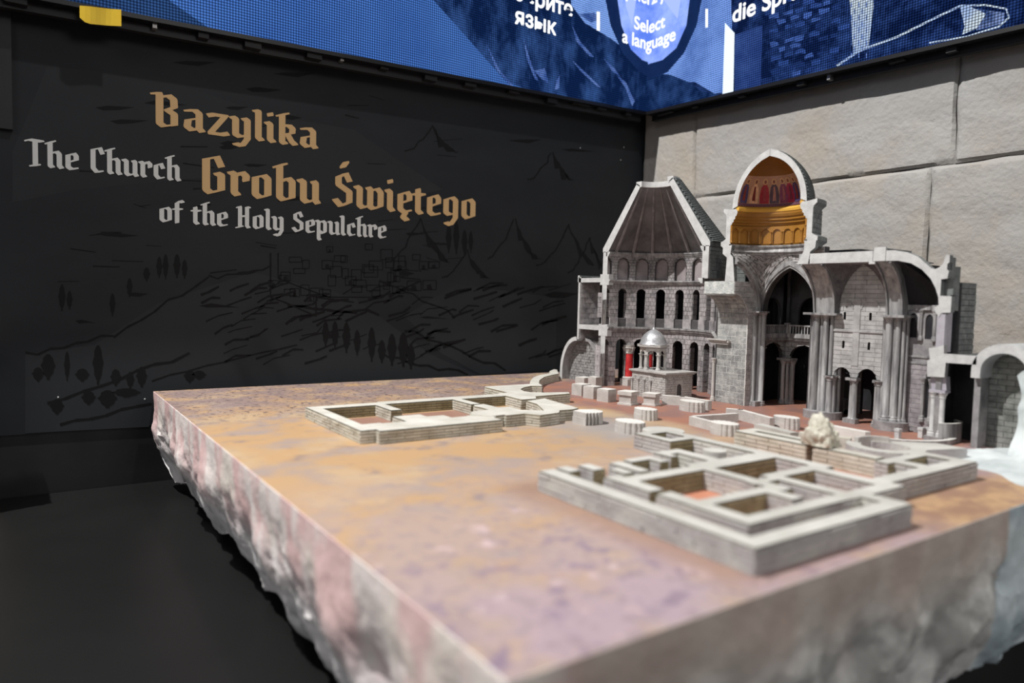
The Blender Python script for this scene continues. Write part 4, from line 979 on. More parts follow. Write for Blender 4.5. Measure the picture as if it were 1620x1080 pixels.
# --- ambulatory around the rotunda
AO = .372
mb = MB(); mb.revolve([(AO-.014, 0, 2), (AO, 0, 1), (AO, .392, 1), (AO-.014, .392, 2)], RX, RY, -20, 62, 24, 2, 0); mb.revolve([(AO-.014, .160, 2), (AO, .160, 1), (AO, .392, 1), (AO-.014, .392, 2)], RX, RY, 62, 90, 8, 2, 0); amb = P(mb, 'ambulatory_wall', [CUT, GREY, DARKIN])
mb = MB(); mb.revolve([(RO, .372, 2), (AO+.004, .372, 2), (AO+.004, .388, 1), (RO, .388, 1)], RX, RY, -20, 90, 30, 1, 0); mb.revolve([(AO-.006, .388, 1), (AO+.004, .388, 1), (AO+.004, .398, 1), (AO-.006, .398, 1)], RX, RY, -20, 90, 30, 1, 0); P(mb, 'ambulatory_roof', [CUT, EXT, DARKIN], amb)
mb = MB(); mb.revolve([(RO-.004, .199, 2), (AO-.014, .199, 2), (AO-.014, .216, 1), (RO-.004, .216, 1)], RX, RY, -20, 90, 30, 1, 0); P(mb, 'ambulatory_floor', [CUT, GREY, DARKIN], amb)
mb = MB()
for z0, z1 in ((.180, .222), (.362, .400)): mb = MB(); mb.box(XC-.001, XC+.02, RY+RI-.010, RY+RO+.012, z0, z1); P(mb, 'section_corbel', CUT, amb)
# visible cross walls of the ambulatory (painted grey near the cut)
mb = MB(); arcade(mb, circ(RX, RY, AO-.015), 76, 90, .216, .372, .004, du=4, mi=0); arcade(mb, circ(RX, RY, AO-.015), 76, 90, .160, .199, .004, du=4, mi=0)
aw = P(mb, 'ambulatory_lining', GREY, amb); stones(circ(RX, RY, AO-.015), 76, 90, .162, .372, .0185, 6, aw, STONEP, key='none', limit=0, gap=.001, ug=.2)
mb = MB(); mb.revolve([(.245, 0), (.352, 0), (.352, .199), (.245, .199)], RX, RY, -24, -20, 2, 0, 0)   # closes the dark ring before the crossing
mb.revolve([(.245, .216), (.352, .216), (.352, .372), (.245, .372)], RX, RY, -24, -20, 2, 0, 0); P(mb, 'ring_stop', DARKIN, amb)
# --- small vaulted niche at the far left
mb = MB(); arc = [(2.050+.094*math.cos(math.radians(a)), .035+.134*math.sin(math.radians(a))) for a in range(0, 96, 8)]
inn = [(2.050+.080*math.cos(math.radians(a)), .035+.119*math.sin(math.radians(a))) for a in range(92, -1, -8)]
mb.prism_x([(2.144, 0)]+arc+inn+[(2.130, 0)], XC, XC+.12, 1, 0); nv = P(mb, 'side_niche', [CUT, GREY])
mb = MB(); mb.prism_x([(1.957, 0), (2.135, 0), (2.135, .05), (2.12, .11), (2.08, .15), (2.045, .157), (2.01, .15), (1.97, .11), (1.957, .05)], XC+.040, XC+.055, 0, 0); P(mb, 'niche_back', JOINT, nv); mb = MB(); mb.box(XC+.022, XC+.045, 1.906, 1.950, 0, .198); sw_ = P(mb, 'niche_side_wall', JOINT, nv); stones(line(XC+.022, 1.907, XC+.022, 1.949), 0, .042, 0, .198, .0176, .022, sw_, STONEP, key='none', limit=0, gap=.0013)
mb = MB(); mb.prism_x([(1.957, 0), (1.948, 0), (1.948, .05), (1.962, .115), (2.005, .160), (2.045, .168), (2.045, .157), (2.01, .15), (1.97, .11), (1.957, .05)], XC+.026, XC+.055, 0, 0); P(mb, 'niche_arch', GREY, nv)
stones(line(XC+.040, 1.958, XC+.040, 2.133), 0, .175, 0, .156, .0105, .020, nv, mat('rough_niche_stone', (.17, .165, .165), (.36, .35, .34), scale=60, bump=.8, bscale=200, rnd=.25), [], key='none', limit=0, proud=.003, gap=.001)
# --- red column with carved capital behind the shrine (two of them)
for k, (x, y) in enumerate([(RX+.225*math.cos(math.radians(62.65)), RY+.225*math.sin(math.radians(62.65))), (RX+.225*math.cos(math.radians(43.95)), RY+.225*math.sin(math.radians(43.95)))]):
    rc = MB(); rc.revolve([(.0001, .030), (.0165, .030), (.0160, .07), (.0150, .120), (.0001, .120)], x, y, 0, 360, 20)
    root = P(rc, 'red_column', RED, smooth=True)
    q = MB(); q.box(x-.020, x+.020, y-.020, y+.020, 0, .024); q.revolve([(.0001, .024), (.021, .024), (.022, .029), (.018, .033), (.0001, .033)], x, y, 0, 360, 16); P(q, 'pedestal', PIERG, root)
    q = MB(); q.revolve([(.0001, .116), (.0155, .116), (.017, .119), (.0155, .123), (.018, .133), (.021, .137), (.019, .139), (.021, .1475), (.0001, .1475)], x, y, 0, 360, 16)
    for j in range(8): a = j*PI/4; q.tube((x+.0155*math.cos(a), y+.0155*math.sin(a), .124), (x+.022*math.cos(a), y+.022*math.sin(a), .140), .0035, .002, 5)
    P(q, 'carved_capital', PIERG, root)

# --- pier between rotunda and crossing, and its arch
XP = 1.765
mb = MB(); ar = [(XC+.0, .333)]+[(XC+.068*math.sin(math.radians(a)), .262+.071*math.cos(math.radians(a))) for a in range(10, 91, 10)]+[(XC+.068, 0)]
mb.prism_y(ar+[(1.835, 0), (1.835, .371), (XC, .371)], 1.338, 1.448, 0, 0); pr = P(mb, 'crossing_pier', JOINTL)
mb = MB(); mb.box(XC-.0012, XC+.02, 1.338, 1.448, .334, .371); P(mb, 'masonry_cut', mat('blotched_cut_face', (.33, .35, .34), (.60, .61, .58), scale=60, bump=.4, bscale=200), pr)
stones(line(XC+.068, 1.340, XC+.068, 1.448), 0, .108, 0, .262, .0185, .026, pr, PIERST, key='ch', limit=290, gap=.0015, ug=.0015, proud=.0005)
nb = 7                                                    # soffit stones, purple-grey
SOF = mat('mauve_soffit_stone', (.075, .070, .085), (.17, .16, .18), scale=50, bump=.4, rnd=.2)
for i in range(nb):
    a0, a1 = math.radians(90*i/nb+.7), math.radians(90*(i+1)/nb-.7); mb = MB()
    for j in range(4):
        y0 = 1.340+.027*j+.0006; y1 = y0+.0258
        pts = [(XC+.0675*math.sin(a), y, .262+.0705*math.cos(a)) for a, y in ((a0, y0), (a1, y0), (a1, y1), (a0, y1))]
        off = [(p[0]-.002*math.sin((a0+a1)/2), p[1], p[2]-.002*math.cos((a0+a1)/2)) for p in pts]
        mb.hexa(off+pts)
    P(mb, 'soffit_course', PIERST, pr)
stones(line(1.835, 1.338, XC, 1.338), 0, .135, 0, .371, .0155, .022, pr, STONE, [(.135, .0675, -.1, .262, .071, 'round')], key='none', limit=0, gap=.001, ug=.001)
mb = MB(); mb.box(1.755, 1.80, 1.395, 1.47, .186, .192); mb.box(1.758, 1.80, 1.40, 1.465, .180, .186); mb.box(1.75, 1.80, 1.40, 1.475, .192, .195); P(mb, 'ledge', PIERG, pr)
mb = MB(); column(mb, 1.762, 1.453, .0045, 0, .135); P(mb, 'colonnette', PIERG, pr)
# outer masonry seen between the roof and the dome
mb = MB(); mb.box(1.80, 1.82, 1.378, 1.44, .37, .47); mb.box(XC+.002, 1.82, 1.378, 1.435, .366, .372)
sb = P(mb, 'link_wall', EXT)
rout = lambda u: (RX+RO*math.cos(math.radians(-u)), RY+RO*math.sin(math.radians(-u)), -math.cos(math.radians(-u)), -math.sin(math.radians(-u)))
stones(rout, 20, 89.5, .382, .476, .0125, 5.5, sb, EXT, key='none', limit=0, gap=.0013, ug=.3); stones(line(1.80, 1.380, 1.80, 1.438), 0, .058, .372, .475, .0125, .02, sb, EXT, key='none', limit=0, gap=.0012)

# --- crossing
CYc = 1.2375; XB = 1.83; SP = .285
bops = [(.1045+.0, .088, -.1, SP, .128, 'pointed')]
yb0 = 1.140                                                     # back wall spans y 1.06..1.34, arch centre y 1.244
mb = MB(); arcade(mb, line(XB, yb0-.0005, XB, 1.345), 0, .205, 0, .470, .022, bops, du=.03, nsub=20); cb = P(mb, 'crossing_back_wall', JOINT)
stones(line(XB, yb0, XB, 1.338), 0, .198, .285, .47, .0085, .022, cb, STONE, [(.1045, .103, -.1, SP, .149, 'pointed')], key='none', limit=0, gap=.0009, ug=.0009, proud=.0022)
def archmould(path, uc, hw, zs, rise, name, parent, w=.012, n=3, kind='pointed', m=None, d=.005, half=False):
    """stepped moulding following the arch"""
    for j in range(n):
        mb = MB(); h0 = hw+w*j/n; h1 = hw+w*(j+1)/n
        o0 = (uc, h0, -1, zs, rise*h0/hw, kind); o1 = (uc, h1, -1, zs, rise*h1/hw, kind)
        K = 24; pts0 = [(uc-h0*math.cos(PI*i/K)) for i in range(K+1)]
        for i in range(K//2 if half else K):
            a0, a1 = uc-h0*math.cos(PI*i/K), uc-h0*math.cos(PI*(i+1)/K); b0, b1 = uc-h1*math.cos(PI*i/K), uc-h1*math.cos(PI*(i+1)/K)
            off = d*(1-.45*abs(j-(n-1)/2)/max(1, (n-1)/2)) if n > 1 else d
            def q(u, z, o): x, y, nx, ny = path(u); return (x-nx*o, y-ny*o, z)
            L4 = [(a0, op_top(o0, a0)), (a1, op_top(o0, a1)), (b1, op_top(o1, b1)), (b0, op_top(o1, b0))]
            mb.hexa([q(u, z, -.002) for u, z in L4]+[q(u, z, off) for u, z in L4])
        P(mb, name, m or MOULD, parent)
archmould(line(XB, yb0, XB, 1.345), .1045, .088, SP, .128, 'arch_moulding', cb, w=.015, d=.008)
# left pointed blind arch on the pier side
archmould(line(1.835, 1.338, XC, 1.338), .135, .104, SP, .135, 'arch_moulding', pr, w=.016, d=.011, half=True)
# pendentives and the round ring above
def pend(t, s):      # t 0..1 along back wall apex -> corner -> side wall apex
    pass
mb = MB(); K = 24; rows2 = 8; top = []; bot = []
hw_ = .103
for i in range(K+1):
    a = 90*i/K if True else 0
    ar_ = math.radians(a); tx, ty = math.cos(ar_), math.sin(ar_)
    # direction from the centre hits the square bay
    sx, sy = XB-XC-.001, 1.336-CYc
    k = min(sx/max(tx, 1e-6), sy/max(ty, 1e-6)); bx, by = tx*k, ty*k
    if sx/max(tx, 1e-6) < sy/max(ty, 1e-6): zz = op_top((0, hw_+.001, -1, SP+.004, .148, 'pointed'), by)
    else: zz = op_top((0, sx+.001, -1, SP+.004, .142, 'pointed'), bx)
    bot.append((bx, by, zz)); top.append((tx*.122, ty*.122, .456))
for i in range(K+1):
    for j in range(rows2+1):
        t = j/rows2; b = bot[i]; c = top[i]; e = t**.75
        f_ = 1-(1-t)**1.6
        mb.v.append((XC+b[0]+(c[0]-b[0])*t, CYc+b[1]+(c[1]-b[1])*t, b[2]+(c[2]-b[2])*f_))
for i in range(K):
    for j in range(rows2): a = i*(rows2+1)+j; mb.f.append((a, a+1, a+rows2+2, a+rows2+1)); mb.m.append(0)
pn = P(mb, 'pendentive', mat('rough_pendentive_stone', (.17, .165, .165), (.35, .34, .335), scale=55, bump=.8, bscale=220))
# brick courses on the pendentive
mb = MB(); PB = random.Random(4)
def pp(i, t, off=0):
    i0 = min(K-1, int(i)); f = i-i0; b = [bot[i0][q]*(1-f)+bot[i0+1][q]*f for q in range(3)]; c = [top[i0][q]*(1-f)+top[i0+1][q]*f for q in range(3)]
    z = b[2]+(c[2]-b[2])*(1-(1-t)**1.6); x = b[0]+(c[0]-b[0])*t; y = b[1]+(c[1]-b[1])*t; l = math.hypot(x, y) or 1
    return (XC+x-x/l*off, CYc+y-y/l*off, z)
for i in range(16):
    i0, i1 = i*K/16, (i+1)*K/16
    hgt = .46-((bot[int(i0)][2]+bot[min(K, int(i1))][2])/2); nrow = max(1, int(hgt/.0085))
    for j in range(nrow):
        s = .35 if j % 2 else 0; t0, t1 = j/nrow+.04/nrow, (j+1)/nrow-.12/nrow; o = .0012+PB.random()*.0022
        a, b = max(0, i0+s*K/16+.06), min(K-.01, i1+s*K/16-.06)
        if b <= a: continue
        mb.hexa([pp(a, t0, 0), pp(b, t0, 0), pp(b, t1, 0), pp(a, t1, 0), pp(a, t0, o), pp(b, t0, o), pp(b, t1, o), pp(a, t1, o)])
P(mb, 'brick_courses', STONE, pn, kind='stuff')
# --- dome group, revolved about the crossing centre
mb = MB(); mb.revolve([(.121, .450), (.121, .454), (.115, .458), (.119, .462), (.121, .468), (.116, .474), (.116, .479), (.124, .479), (.124, .450)], XC, CYc, -89, 89, 48, 1, 1); P(mb, 'crossing_ring', [CUT, MOULD])
for k, poly in enumerate([[(1.338, .371), (1.372, .371), (1.368, .440), (1.384, .452), (1.384, .4755), (1.352, .4755), (1.356, .450), (1.346, .440)], [(1.137, .414), (1.104, .414), (1.100, .446), (1.086, .456), (1.084, .4755), (1.118, .4755), (1.118, .450)]]):
    mb = MB(); mb.prism_x(poly, XC-.0015, XC+.012, 1, 0); P(mb, 'cut_pier_section', [CUT, EXT])
mb = MB()
mb.revolve([(.118, .480, 1), (.123, .483, 1), (.123, .533, 1), (.119, .536, 1), (.118, .541, 1), (.113, .543, 1), (.113, .549, 1), (.108, .552, 1), (.108, .558, 1), (.104, .561, 1), (.101, .568, 1), (.101, .574, 1), (.106, .580, 0),
            (.122, .580, 2), (.150, .584, 2), (.150, .574, 2), (.141, .566, 2), (.139, .560, 2), (.139, .496, 2), (.143, .492, 2), (.156, .486, 2), (.156, .476, 2), (.146, .468, 2), (.143, .462, 2), (.140, .462, 2), (.126, .462, 1), (.126, .479, 1)], XC, CYc, -90, 90, 56, 1, 0)
dd = P(mb, 'dome_drum', [CUT, GOLD, EXT])
stones(circ(XC, CYc, -.1395, 1), 100, 180, .497, .559, .0125, 9, dd, EXT, key='none', limit=0, gap=.0012, ug=.5) if False else None
# outer drum masonry (faces away from the inside)
ocirc = lambda u: (XC+.1392*math.cos(math.radians(-u)), CYc+.1392*math.sin(math.radians(-u)), -math.cos(math.radians(-u)), -math.sin(math.radians(-u)))
stones(ocirc, 2, 90, .497, .560, .0125, 8, dd, EXT, key='none', limit=0, gap=.0014, ug=.5)
gops = [(90-(180/12)*(i+.5)-.5, 5.4, .4835, .514, .012, 'round') for i in range(12)]
mb = MB(); arcade(mb, circ(XC, CYc, .1185), -90, 90, .483, .534, .0048, gops, du=5, nsub=10); ga = P(mb, 'gold_arcade', GOLD, dd)
for i in range(13):
    a = math.radians(90-15*i); mb = MB(); column(mb, XC+.1185*math.cos(a), CYc+.1185*math.sin(a), .0022, .483, .518, 6); P(mb, 'gold_colonnette', GOLD, ga)
mb = MB(); mb.revolve([(.105, .570), (.099, .575), (.098, .582), (.102, .588), (.106, .590), (.112, .580)], XC, CYc, -88.5, 88.5, 48, 0, 0); P(mb, 'gold_torus', mat('bright_gold_paint', (.66, .36, .05), (.72, .42, .08), scale=12, rough=.28, spec=.6), dd)
def domep(r0, z0, z1, n, k=1.25):   # pointed profile
    out = []
    for i in range(n+1):
        t = i/n; h = (z1-z0)*t; R = ((z1-z0)**2+r0*r0)/(2*r0); r = math.sqrt(max(0, R*R-h*h))-(R-r0); out.append((max(r, .0004), z0+h))
    return out
inn_ = domep(.101, .588, .716, 14); out_ = domep(.1195, .580, .736, 16)
prof = [(r, z, 1) for r, z in inn_]+[(r, z, 2) for r, z in reversed(out_)]
prof[len(inn_)-1] = (*inn_[-1], 2)
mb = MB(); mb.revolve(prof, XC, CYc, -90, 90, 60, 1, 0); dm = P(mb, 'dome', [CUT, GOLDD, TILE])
mb = MB(); pr_ = domep(.1195, .580, .736, 34)
for i in range(32):
    (ra, za), (rb, zb_) = pr_[i], pr_[i+1]; nt_ = max(4, int(ra*1.4/.0062))
    for k in range(nt_):
        a0 = -88+84*(k+.5*(i % 2))/nt_; a1 = a0+84/nt_*.84
        C = lambda r, a, z: (XC+r*math.cos(math.radians(a)), CYc+r*math.sin(math.radians(a)), z)
        mb.hexa([C(ra-.001, a0, za), C(ra-.001, a1, za), C(rb-.001, a1, zb_), C(rb-.001, a0, zb_), C(ra+.0030, a0, za), C(ra+.0030, a1, za), C(rb+.001, a1, zb_), C(rb+.001, a0, zb_)])
P(mb, 'dome_tiles', TILE, dm, kind='stuff')
# painted band of robed figures inside the dome
def dome_r(z): 
    h = z-.588; r0 = .101; R = (.128**2+r0*r0)/(2*r0); return math.sqrt(R*R-h*h)-(R-r0)
BANDM = mat('mural_band_pink', (.36, .19, .12), (.46, .26, .17), scale=20, rough=.4)
mb = MB(); mb.revolve([(dome_r(z)-.0006, z) for z in [.590+.0082*i for i in range(11)]], XC, CYc, -90, 90, 48, 0, 0, closed=False); bd = P(mb, 'painted_band', BANDM, dm)
mb = MB(); mb.revolve([(dome_r(z)-.0009, z) for z in (.590, .594, .597)], XC, CYc, -90, 90, 48, 0, 0, closed=False); P(mb, 'band_border', mat('mural_violet', (.10, .04, .07), (.16, .07, .10), scale=60), bd)
robes = [((.05, .04, .10), (.30, .05, .04)), ((.52, .30, .18), (.22, .03, .03)), ((.24, .02, .03), (.34, .05, .06)), ((.06, .035, .05), (.50, .22, .17)), ((.14, .03, .07), (.38, .12, .12)), ((.26, .02, .05), (.18, .03, .06))]
SK = mat('mural_skin', (.20, .07, .04), rough=.5, scale=10); HALO = mat('mural_halo', (.66, .40, .18), rough=.5, scale=10)
def dpatch(pts, m, lift, par, name):   # pts: (angle deg, z)
    mb = MB(); n = len(pts); c = (sum(p[0] for p in pts)/n, sum(p[1] for p in pts)/n)
    f = lambda a, z: (XC+(dome_r(z)-lift)*math.cos(math.radians(a)), CYc+(dome_r(z)-lift)*math.sin(math.radians(a)), z)
    vs = [f(*c)]+[f(c[0]+(p[0]-c[0])*.5, c[1]+(p[1]-c[1])*.5) for p in pts]+[f(*p) for p in pts]
    fs = [(0, 1+i, 1+(i+1) % n) for i in range(n)]+[(1+i, 1+n+i, 1+n+(i+1) % n, 1+(i+1) % n) for i in range(n)]
    mb.add(vs, fs); return P(mb, name, m, par)
for i, a in enumerate([79, 60, 42, 25.5, 9, -3.5, -17, -32, -50, -68]):
    A, B = robes[i % 6]; mA = mat('robe_cloak_%d' % (i % 6), A, tuple(min(1, q*1.6) for q in A), scale=70, rough=.4); mBx = mat('robe_inner_%d' % (i % 6), B, tuple(q*.6 for q in B), scale=70, rough=.4)
    fg = dpatch([(a-7.4, .598), (a+7.2, .598), (a+8.0, .620), (a+6.6, .642), (a+2.6, .651), (a-2.6, .651), (a-6.2, .642), (a-8.0, .620)], mA, .0011, bd, 'painted_figure')
    dpatch([(a-3.2, .599), (a+2.8, .599), (a+2.2, .62), (a+1.4, .644), (a-1.0, .645), (a-2.4, .625)], mBx, .0016, fg, 'inner_robe')
    dpatch([(a+4.6*math.cos(t*PI/6), .6575+.0078*math.sin(t*PI/6)) for t in range(12)], HALO, .0014, fg, 'halo')
    dpatch([(a+3.5*math.cos(t*PI/6), .6575+.0060*math.sin(t*PI/6)) for t in range(12)], BANDM, .0018, fg, 'halo_centre')
    dpatch([(a+2.1*math.cos(t*PI/4), .6570+.0046*math.sin(t*PI/4)) for t in range(8)], SK, .0022, fg, 'face')
# --- transept seen through the big arch
tr = MB(); XT = 1.955
t1 = [(.062, .050, -.1, .142, .048, 'round')]
arcade(tr, line(XT, 1.335, XB, 1.335), 0, .125, 0, .205, .012, t1, du=.03); tw = P(tr, 'transept_side_wall', JOINT)
stones(line(XT, 1.335, XB, 1.335), 0, .125, 0, .205, .0145, .022, tw, STONE, t1, key='none', limit=0, gap=.001)
# back wall: arches along y from 1.335 down
t2 = [(.185, .050, -.1, .138, .045, 'round'), (.06, .045, -.1, .138, .045, 'round')]
mb = MB(); arcade(mb, line(XT, 1.085, XT, 1.335), 0, .25, 0, .205, .012, t2, du=.03); tb_ = P(mb, 'transept_back_wall', JOINT)
stones(line(XT, 1.085, XT, 1.335), 0, .25, 0, .205, .0145, .022, tb_, STONE, t2, key='none', limit=0, gap=.001)
mb = MB()
for k, (dx, dy) in enumerate([(0, 0), (-.015, .0), (0, -.015), (-.012, -.012), (-.026, -.006), (-.006, -.026)]): column(mb, XT-.004+dx, 1.325+dy, .006, 0, .135, 10)
mb.box(XT-.042, XT+.0, 1.291, 1.335, .135, .142); P(mb, 'transept_cluster', MOULD, tb_)
mb = MB(); mb.box(XT-.018, XT, 1.09, 1.335, .205, .218); mb.box(XB, XT, 1.318, 1.335, .205, .218); mb.box(XT-.012, XT, 1.09, 1.335, .197, .205); mb.box(XB, XT, 1.323, 1.335, .197, .205)
mb.box(XT-.014, XT-.008, 1.09, 1.335, .240, .245); mb.box(XB, XT, 1.320, 1.326, .240, .245); mb.box(XT-.020, XT-.006, 1.315, 1.329, .218, .250)
for k in range(24): y = 1.095+k*.0098; mb.box(XT-.0125, XT-.0095, y, y+.004, .218, .240)
for k in range(11): x = XB+.004+k*.0098; mb.box(x, x+.004, 1.3215, 1.3245, .218, .240)
P(mb, 'gallery_balustrade', MOULD, tb_)
t3 = [(.185, .046, .2, .285, .045, 'round'), (.06, .045, .2, .285, .045, 'round')]
mb = MB(); arcade(mb, line(XT+.03, 1.085, XT+.03, 1.35), 0, .265, .218, .45, .01, t3, du=.03); arcade(mb, line(XT, 1.350, XB+.02, 1.350), 0, .105, .218, .45, .01, [(.052, .042, .2, .285, .042, 'round')], du=.03)
mb.path_tube([(XT+.015, 1.342, .218), (XT+.015, 1.342, .33), (XT-.02, 1.32, .39), (XT-.07, 1.28, .43)], .005)
P(mb, 'gallery_wall', mat('dark_gallery_paint', (.035, .035, .038), (.07, .07, .072), scale=20), tb_)
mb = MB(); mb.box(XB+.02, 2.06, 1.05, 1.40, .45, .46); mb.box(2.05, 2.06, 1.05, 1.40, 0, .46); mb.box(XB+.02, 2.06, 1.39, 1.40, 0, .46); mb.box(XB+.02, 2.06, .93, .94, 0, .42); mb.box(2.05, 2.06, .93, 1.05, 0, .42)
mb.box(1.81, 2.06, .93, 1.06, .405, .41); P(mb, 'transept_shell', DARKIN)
# low walls glimpsed on the transept floor
mb = MB(); mb.box(1.90, 1.95, 1.10, 1.165, 0, .04); mb.box(1.895, 1.955, 1.10, 1.17, .0, .012); P(mb, 'stepped_base', GREY)
# --- clustered columns
def cluster(name, pts, r, z0, z1, capz=.0, m=MOULD, parent=CH, n=10):
    mb = MB()
    for x, y in pts: column(mb, x, y, r, z0, z1, n)
    return P(mb, name, m, parent, smooth=True)
cluster('column_cluster', [(1.826, 1.341), (1.818, 1.331), (1.808, 1.341), (1.822, 1.322), (1.798, 1.336)], .0075, 0, SP)
mb = MB(); mb.box(1.785, 1.835, 1.312, 1.345, SP-.005, SP); mb.box(1.788, 1.835, 1.315, 1.345, 0, .014); P(mb, 'cluster_abacus', MOULD)
cluster('column_cluster', [(1.826, 1.147), (1.812, 1.142), (1.798, 1.138)], .0075, 0, SP)
cluster('column_shaft', [(1.779, 1.122)], .0095, 0, SP); cluster('column_shaft', [(1.777, 1.092)], .0075, 0, SP); cluster('column_cluster', [(1.784, 1.107), (1.782, 1.078), (1.790, 1.068), (1.800, 1.062), (1.786, 1.136)], .0052, 0, SP)
mb = MB(); mb.box(1.790, 1.835, 1.066, 1.148, 0, SP+.0); P(mb, 'crossing_respond', JOINT)
mb = MB(); mb.box(1.757, 1.835, 1.052, 1.150, SP-.005, SP+.001); P(mb, 'respond_abacus', MOULD)
mb = MB(); mb.prism_z(ringpoly(1.790, 1.098, .0, .050, 110, 290, 14), 0, .020); P(mb, 'respond_plinth', GREY)
# respond between choir and apse
cluster('column_shaft', [(1.765, .916)], .0085, .02, SP); cluster('column_shaft', [(1.769, .896)], .0065, .02, SP); cluster('column_cluster', [(1.774, .931), (1.772, .906), (1.776, .886), (1.782, .880)], .0045, .02, SP)
mb = MB(); mb.box(1.776, 1.800, .880, .938, 0, SP); P(mb, 'choir_respond', JOINT)
mb = MB(); mb.box(1.745, 1.800, .872, .940, SP-.005, SP+.001); P(mb, 'respond_abacus', MOULD)
mb = MB(); mb.prism_z(ringpoly(1.780, .905, .0, .042, 95, 268, 14), 0, .022); P(mb, 'respond_plinth', GREY)
# --- transverse arches (springing at X=1.77, crown on the cut)
def tarch(y0, y1, name, xs=.072, th=.03, zs=SP, rise=.129, m=MOULD, n=14):
    mb = MB(); inner = []; k = .35
    f = lambda t, s: (XC+xs*(1+s)*(1-t), 0)
    pts = []; pto = []
    for i in range(n+1):
        d = 1-i/n                     # distance from crown: 1 at springing
        d = math.sin(d*PI/2) if False else d
        z = op_top((0, 1, -1, zs, rise, 'pointed'), min(.99999, d)); pts.append((XC+xs*d, z))
        pto.append((XC+xs*d+th*(.3+.7*d), z+th*(1-d)*.0+.004))
    mb.prism_y(pts+[(XC, zs+rise+.012)]+[(1.80, zs+rise+.012), (1.80, zs)], y0, y1, 0, 0)
    o = P(mb, name, m)
    for yy in (y0+.004, y1-.004):
        q = MB(); q.path_tube([(x-.003 if x > XC+.003 else x, yy, z-.002) for x, z in pts], .0030, 6); P(q, 'arch_rib', MOULD, o)
    return o
tarch(1.062, 1.128, 'transverse_arch'); tarch(.885, .930, 'transverse_arch')
# --- choir bay
XW2 = 1.785
cops = [(.075+.002, .024, -.1, .119, .024, 'round'), (.147, .026, -.1, .120, .026, 'round')]
slit = [(.067, .0036, .196, .214, 0, 'flat'), (.067, .0036, .270, .288, 0, 'flat'), (.136, .0036, .196, .214, 0, 'flat'), (.136, .0036, .270, .288, 0, 'flat')]
# path u=0 at y=.90 ; arch centres y .977 and 1.047
slit = [(y-.90, .0034, z0, z0+.018, .002, 'round') for y in (1.045, .976) for z0 in (.194, .270)]
cops = [(.145, .024, -.1, .119, .024, 'round'), (.077, .026, -.1, .119, .026, 'round')]
mb = MB(); arcade(mb, line(XW2, .90, XW2, 1.08), 0, .18, 0, .42, .012, cops+slit, du=.03); cw = P(mb, 'choir_wall', JOINT)
CHS = mat('pale_choir_stone', (.27, .265, .26), (.46, .45, .44), scale=40, rough=.5, bump=.2, rnd=.12)
stones(line(XW2, .90, XW2, 1.08), 0, .18, .118, .42, .0118, .060, cw, CHS, cops+slit, key='ch', limit=294, gap=.0008, ug=.0008, proud=.001)
mb = MB(); mb.box(XW2-.004, XW2, .90, 1.08, .238, .243); mb.box(XW2-.003, XW2, 1.002, 1.020, .15, .325); P(mb, 'choir_string_course', CHS, cw)
for yc in (1.047, .977): archmould(line(XW2, .90, XW2, 1.08), yc-.90, .022, .298, .022, 'blind_arch', cw, w=.003, n=1, kind='round', m=CHS, d=.0025)
cluster('choir_column', [(XW2-.004, 1.0125), (XW2-.008, 1.004)], .0068, 0, .119, parent=CH); mb = MB(); mb.box(XW2-.020, XW2, .994, 1.024, .112, .119); P(mb, 'column_abacus', MOULD); mb = MB(); mb.box(XW2-.02, XW2, .992, 1.026, 0, .012); P(mb, 'column_plinth', MOULD)
cluster('choir_column', [(XW2-.004, 1.078), (XW2-.014, 1.070), (XW2-.006, 1.066)], .0075, 0, .119); cluster('choir_column', [(XW2-.006, .945), (XW2-.012, .938)], .007, 0, .119)
mb = MB(); mb.box(XW2-.02, XW2, .934, .952, .113, .119); P(mb, 'choir_impost', MOULD, cw); mb = MB(); mb.box(XW2-.024, XW2, 1.056, 1.084, .113, .119); P(mb, 'choir_impost', MOULD, cw)
# vault webs of the choir
def web(yA, sgn):
    mb = MB(); K = 12; yc = 1.000
    for i in range(K+1):
        d = 1-i/K; z = op_top((0, 1, -1, SP, .129, 'pointed'), min(.9999, d))
        A = (XC+.072*d, yA, z); B = (XW2-.004, yc+(yA-yc)*d, z)
        for j in range(7): t = j/6; mb.v.append((A[0]+(B[0]-A[0])*t, A[1]+(B[1]-A[1])*t, z+.010*math.sin(PI*t)*(i/K)))
    for i in range(K):
        for j in range(6): a = i*7+j; mb.f.append((a, a+1, a+8, a+7)); mb.m.append(0)
    return P(mb, 'vault_web', mat('shaded_vault_stone', (.085, .08, .085), (.18, .17, .175), scale=50, bump=.7, bscale=180))  # web colour darkened to carry the shadow under the vault
web(1.062, 1); web(.930, -1)
mb = MB(); mb.box(XC+.001, 1.85, .86, 1.13, .4145, .418); P(mb, 'choir_ceiling', GREY)
# roof slab of the choir with its white cut edge
mb = MB(); mb.box(XC, 1.85, .917, 1.132, .4155, .441, 1); mb.box(XC-.0010, XC, .932, 1.100, .4145, .441, 0)
P(mb, 'choir_roof', [CUT, mat('light_roof_paint', (.30, .31, .31), (.42, .43, .43), scale=30)])
mb = MB(); mb.box(XC-.003, XC+.004, .900, .928, .4155, .449); mb.box(XC+.004, 1.82, .900, .914, .430, .446, 1); mb.box(XC-.0025, XC+.006, .925, .94, .409, .4146)
P(mb, 'roof_upstand', [CUT, EXT])
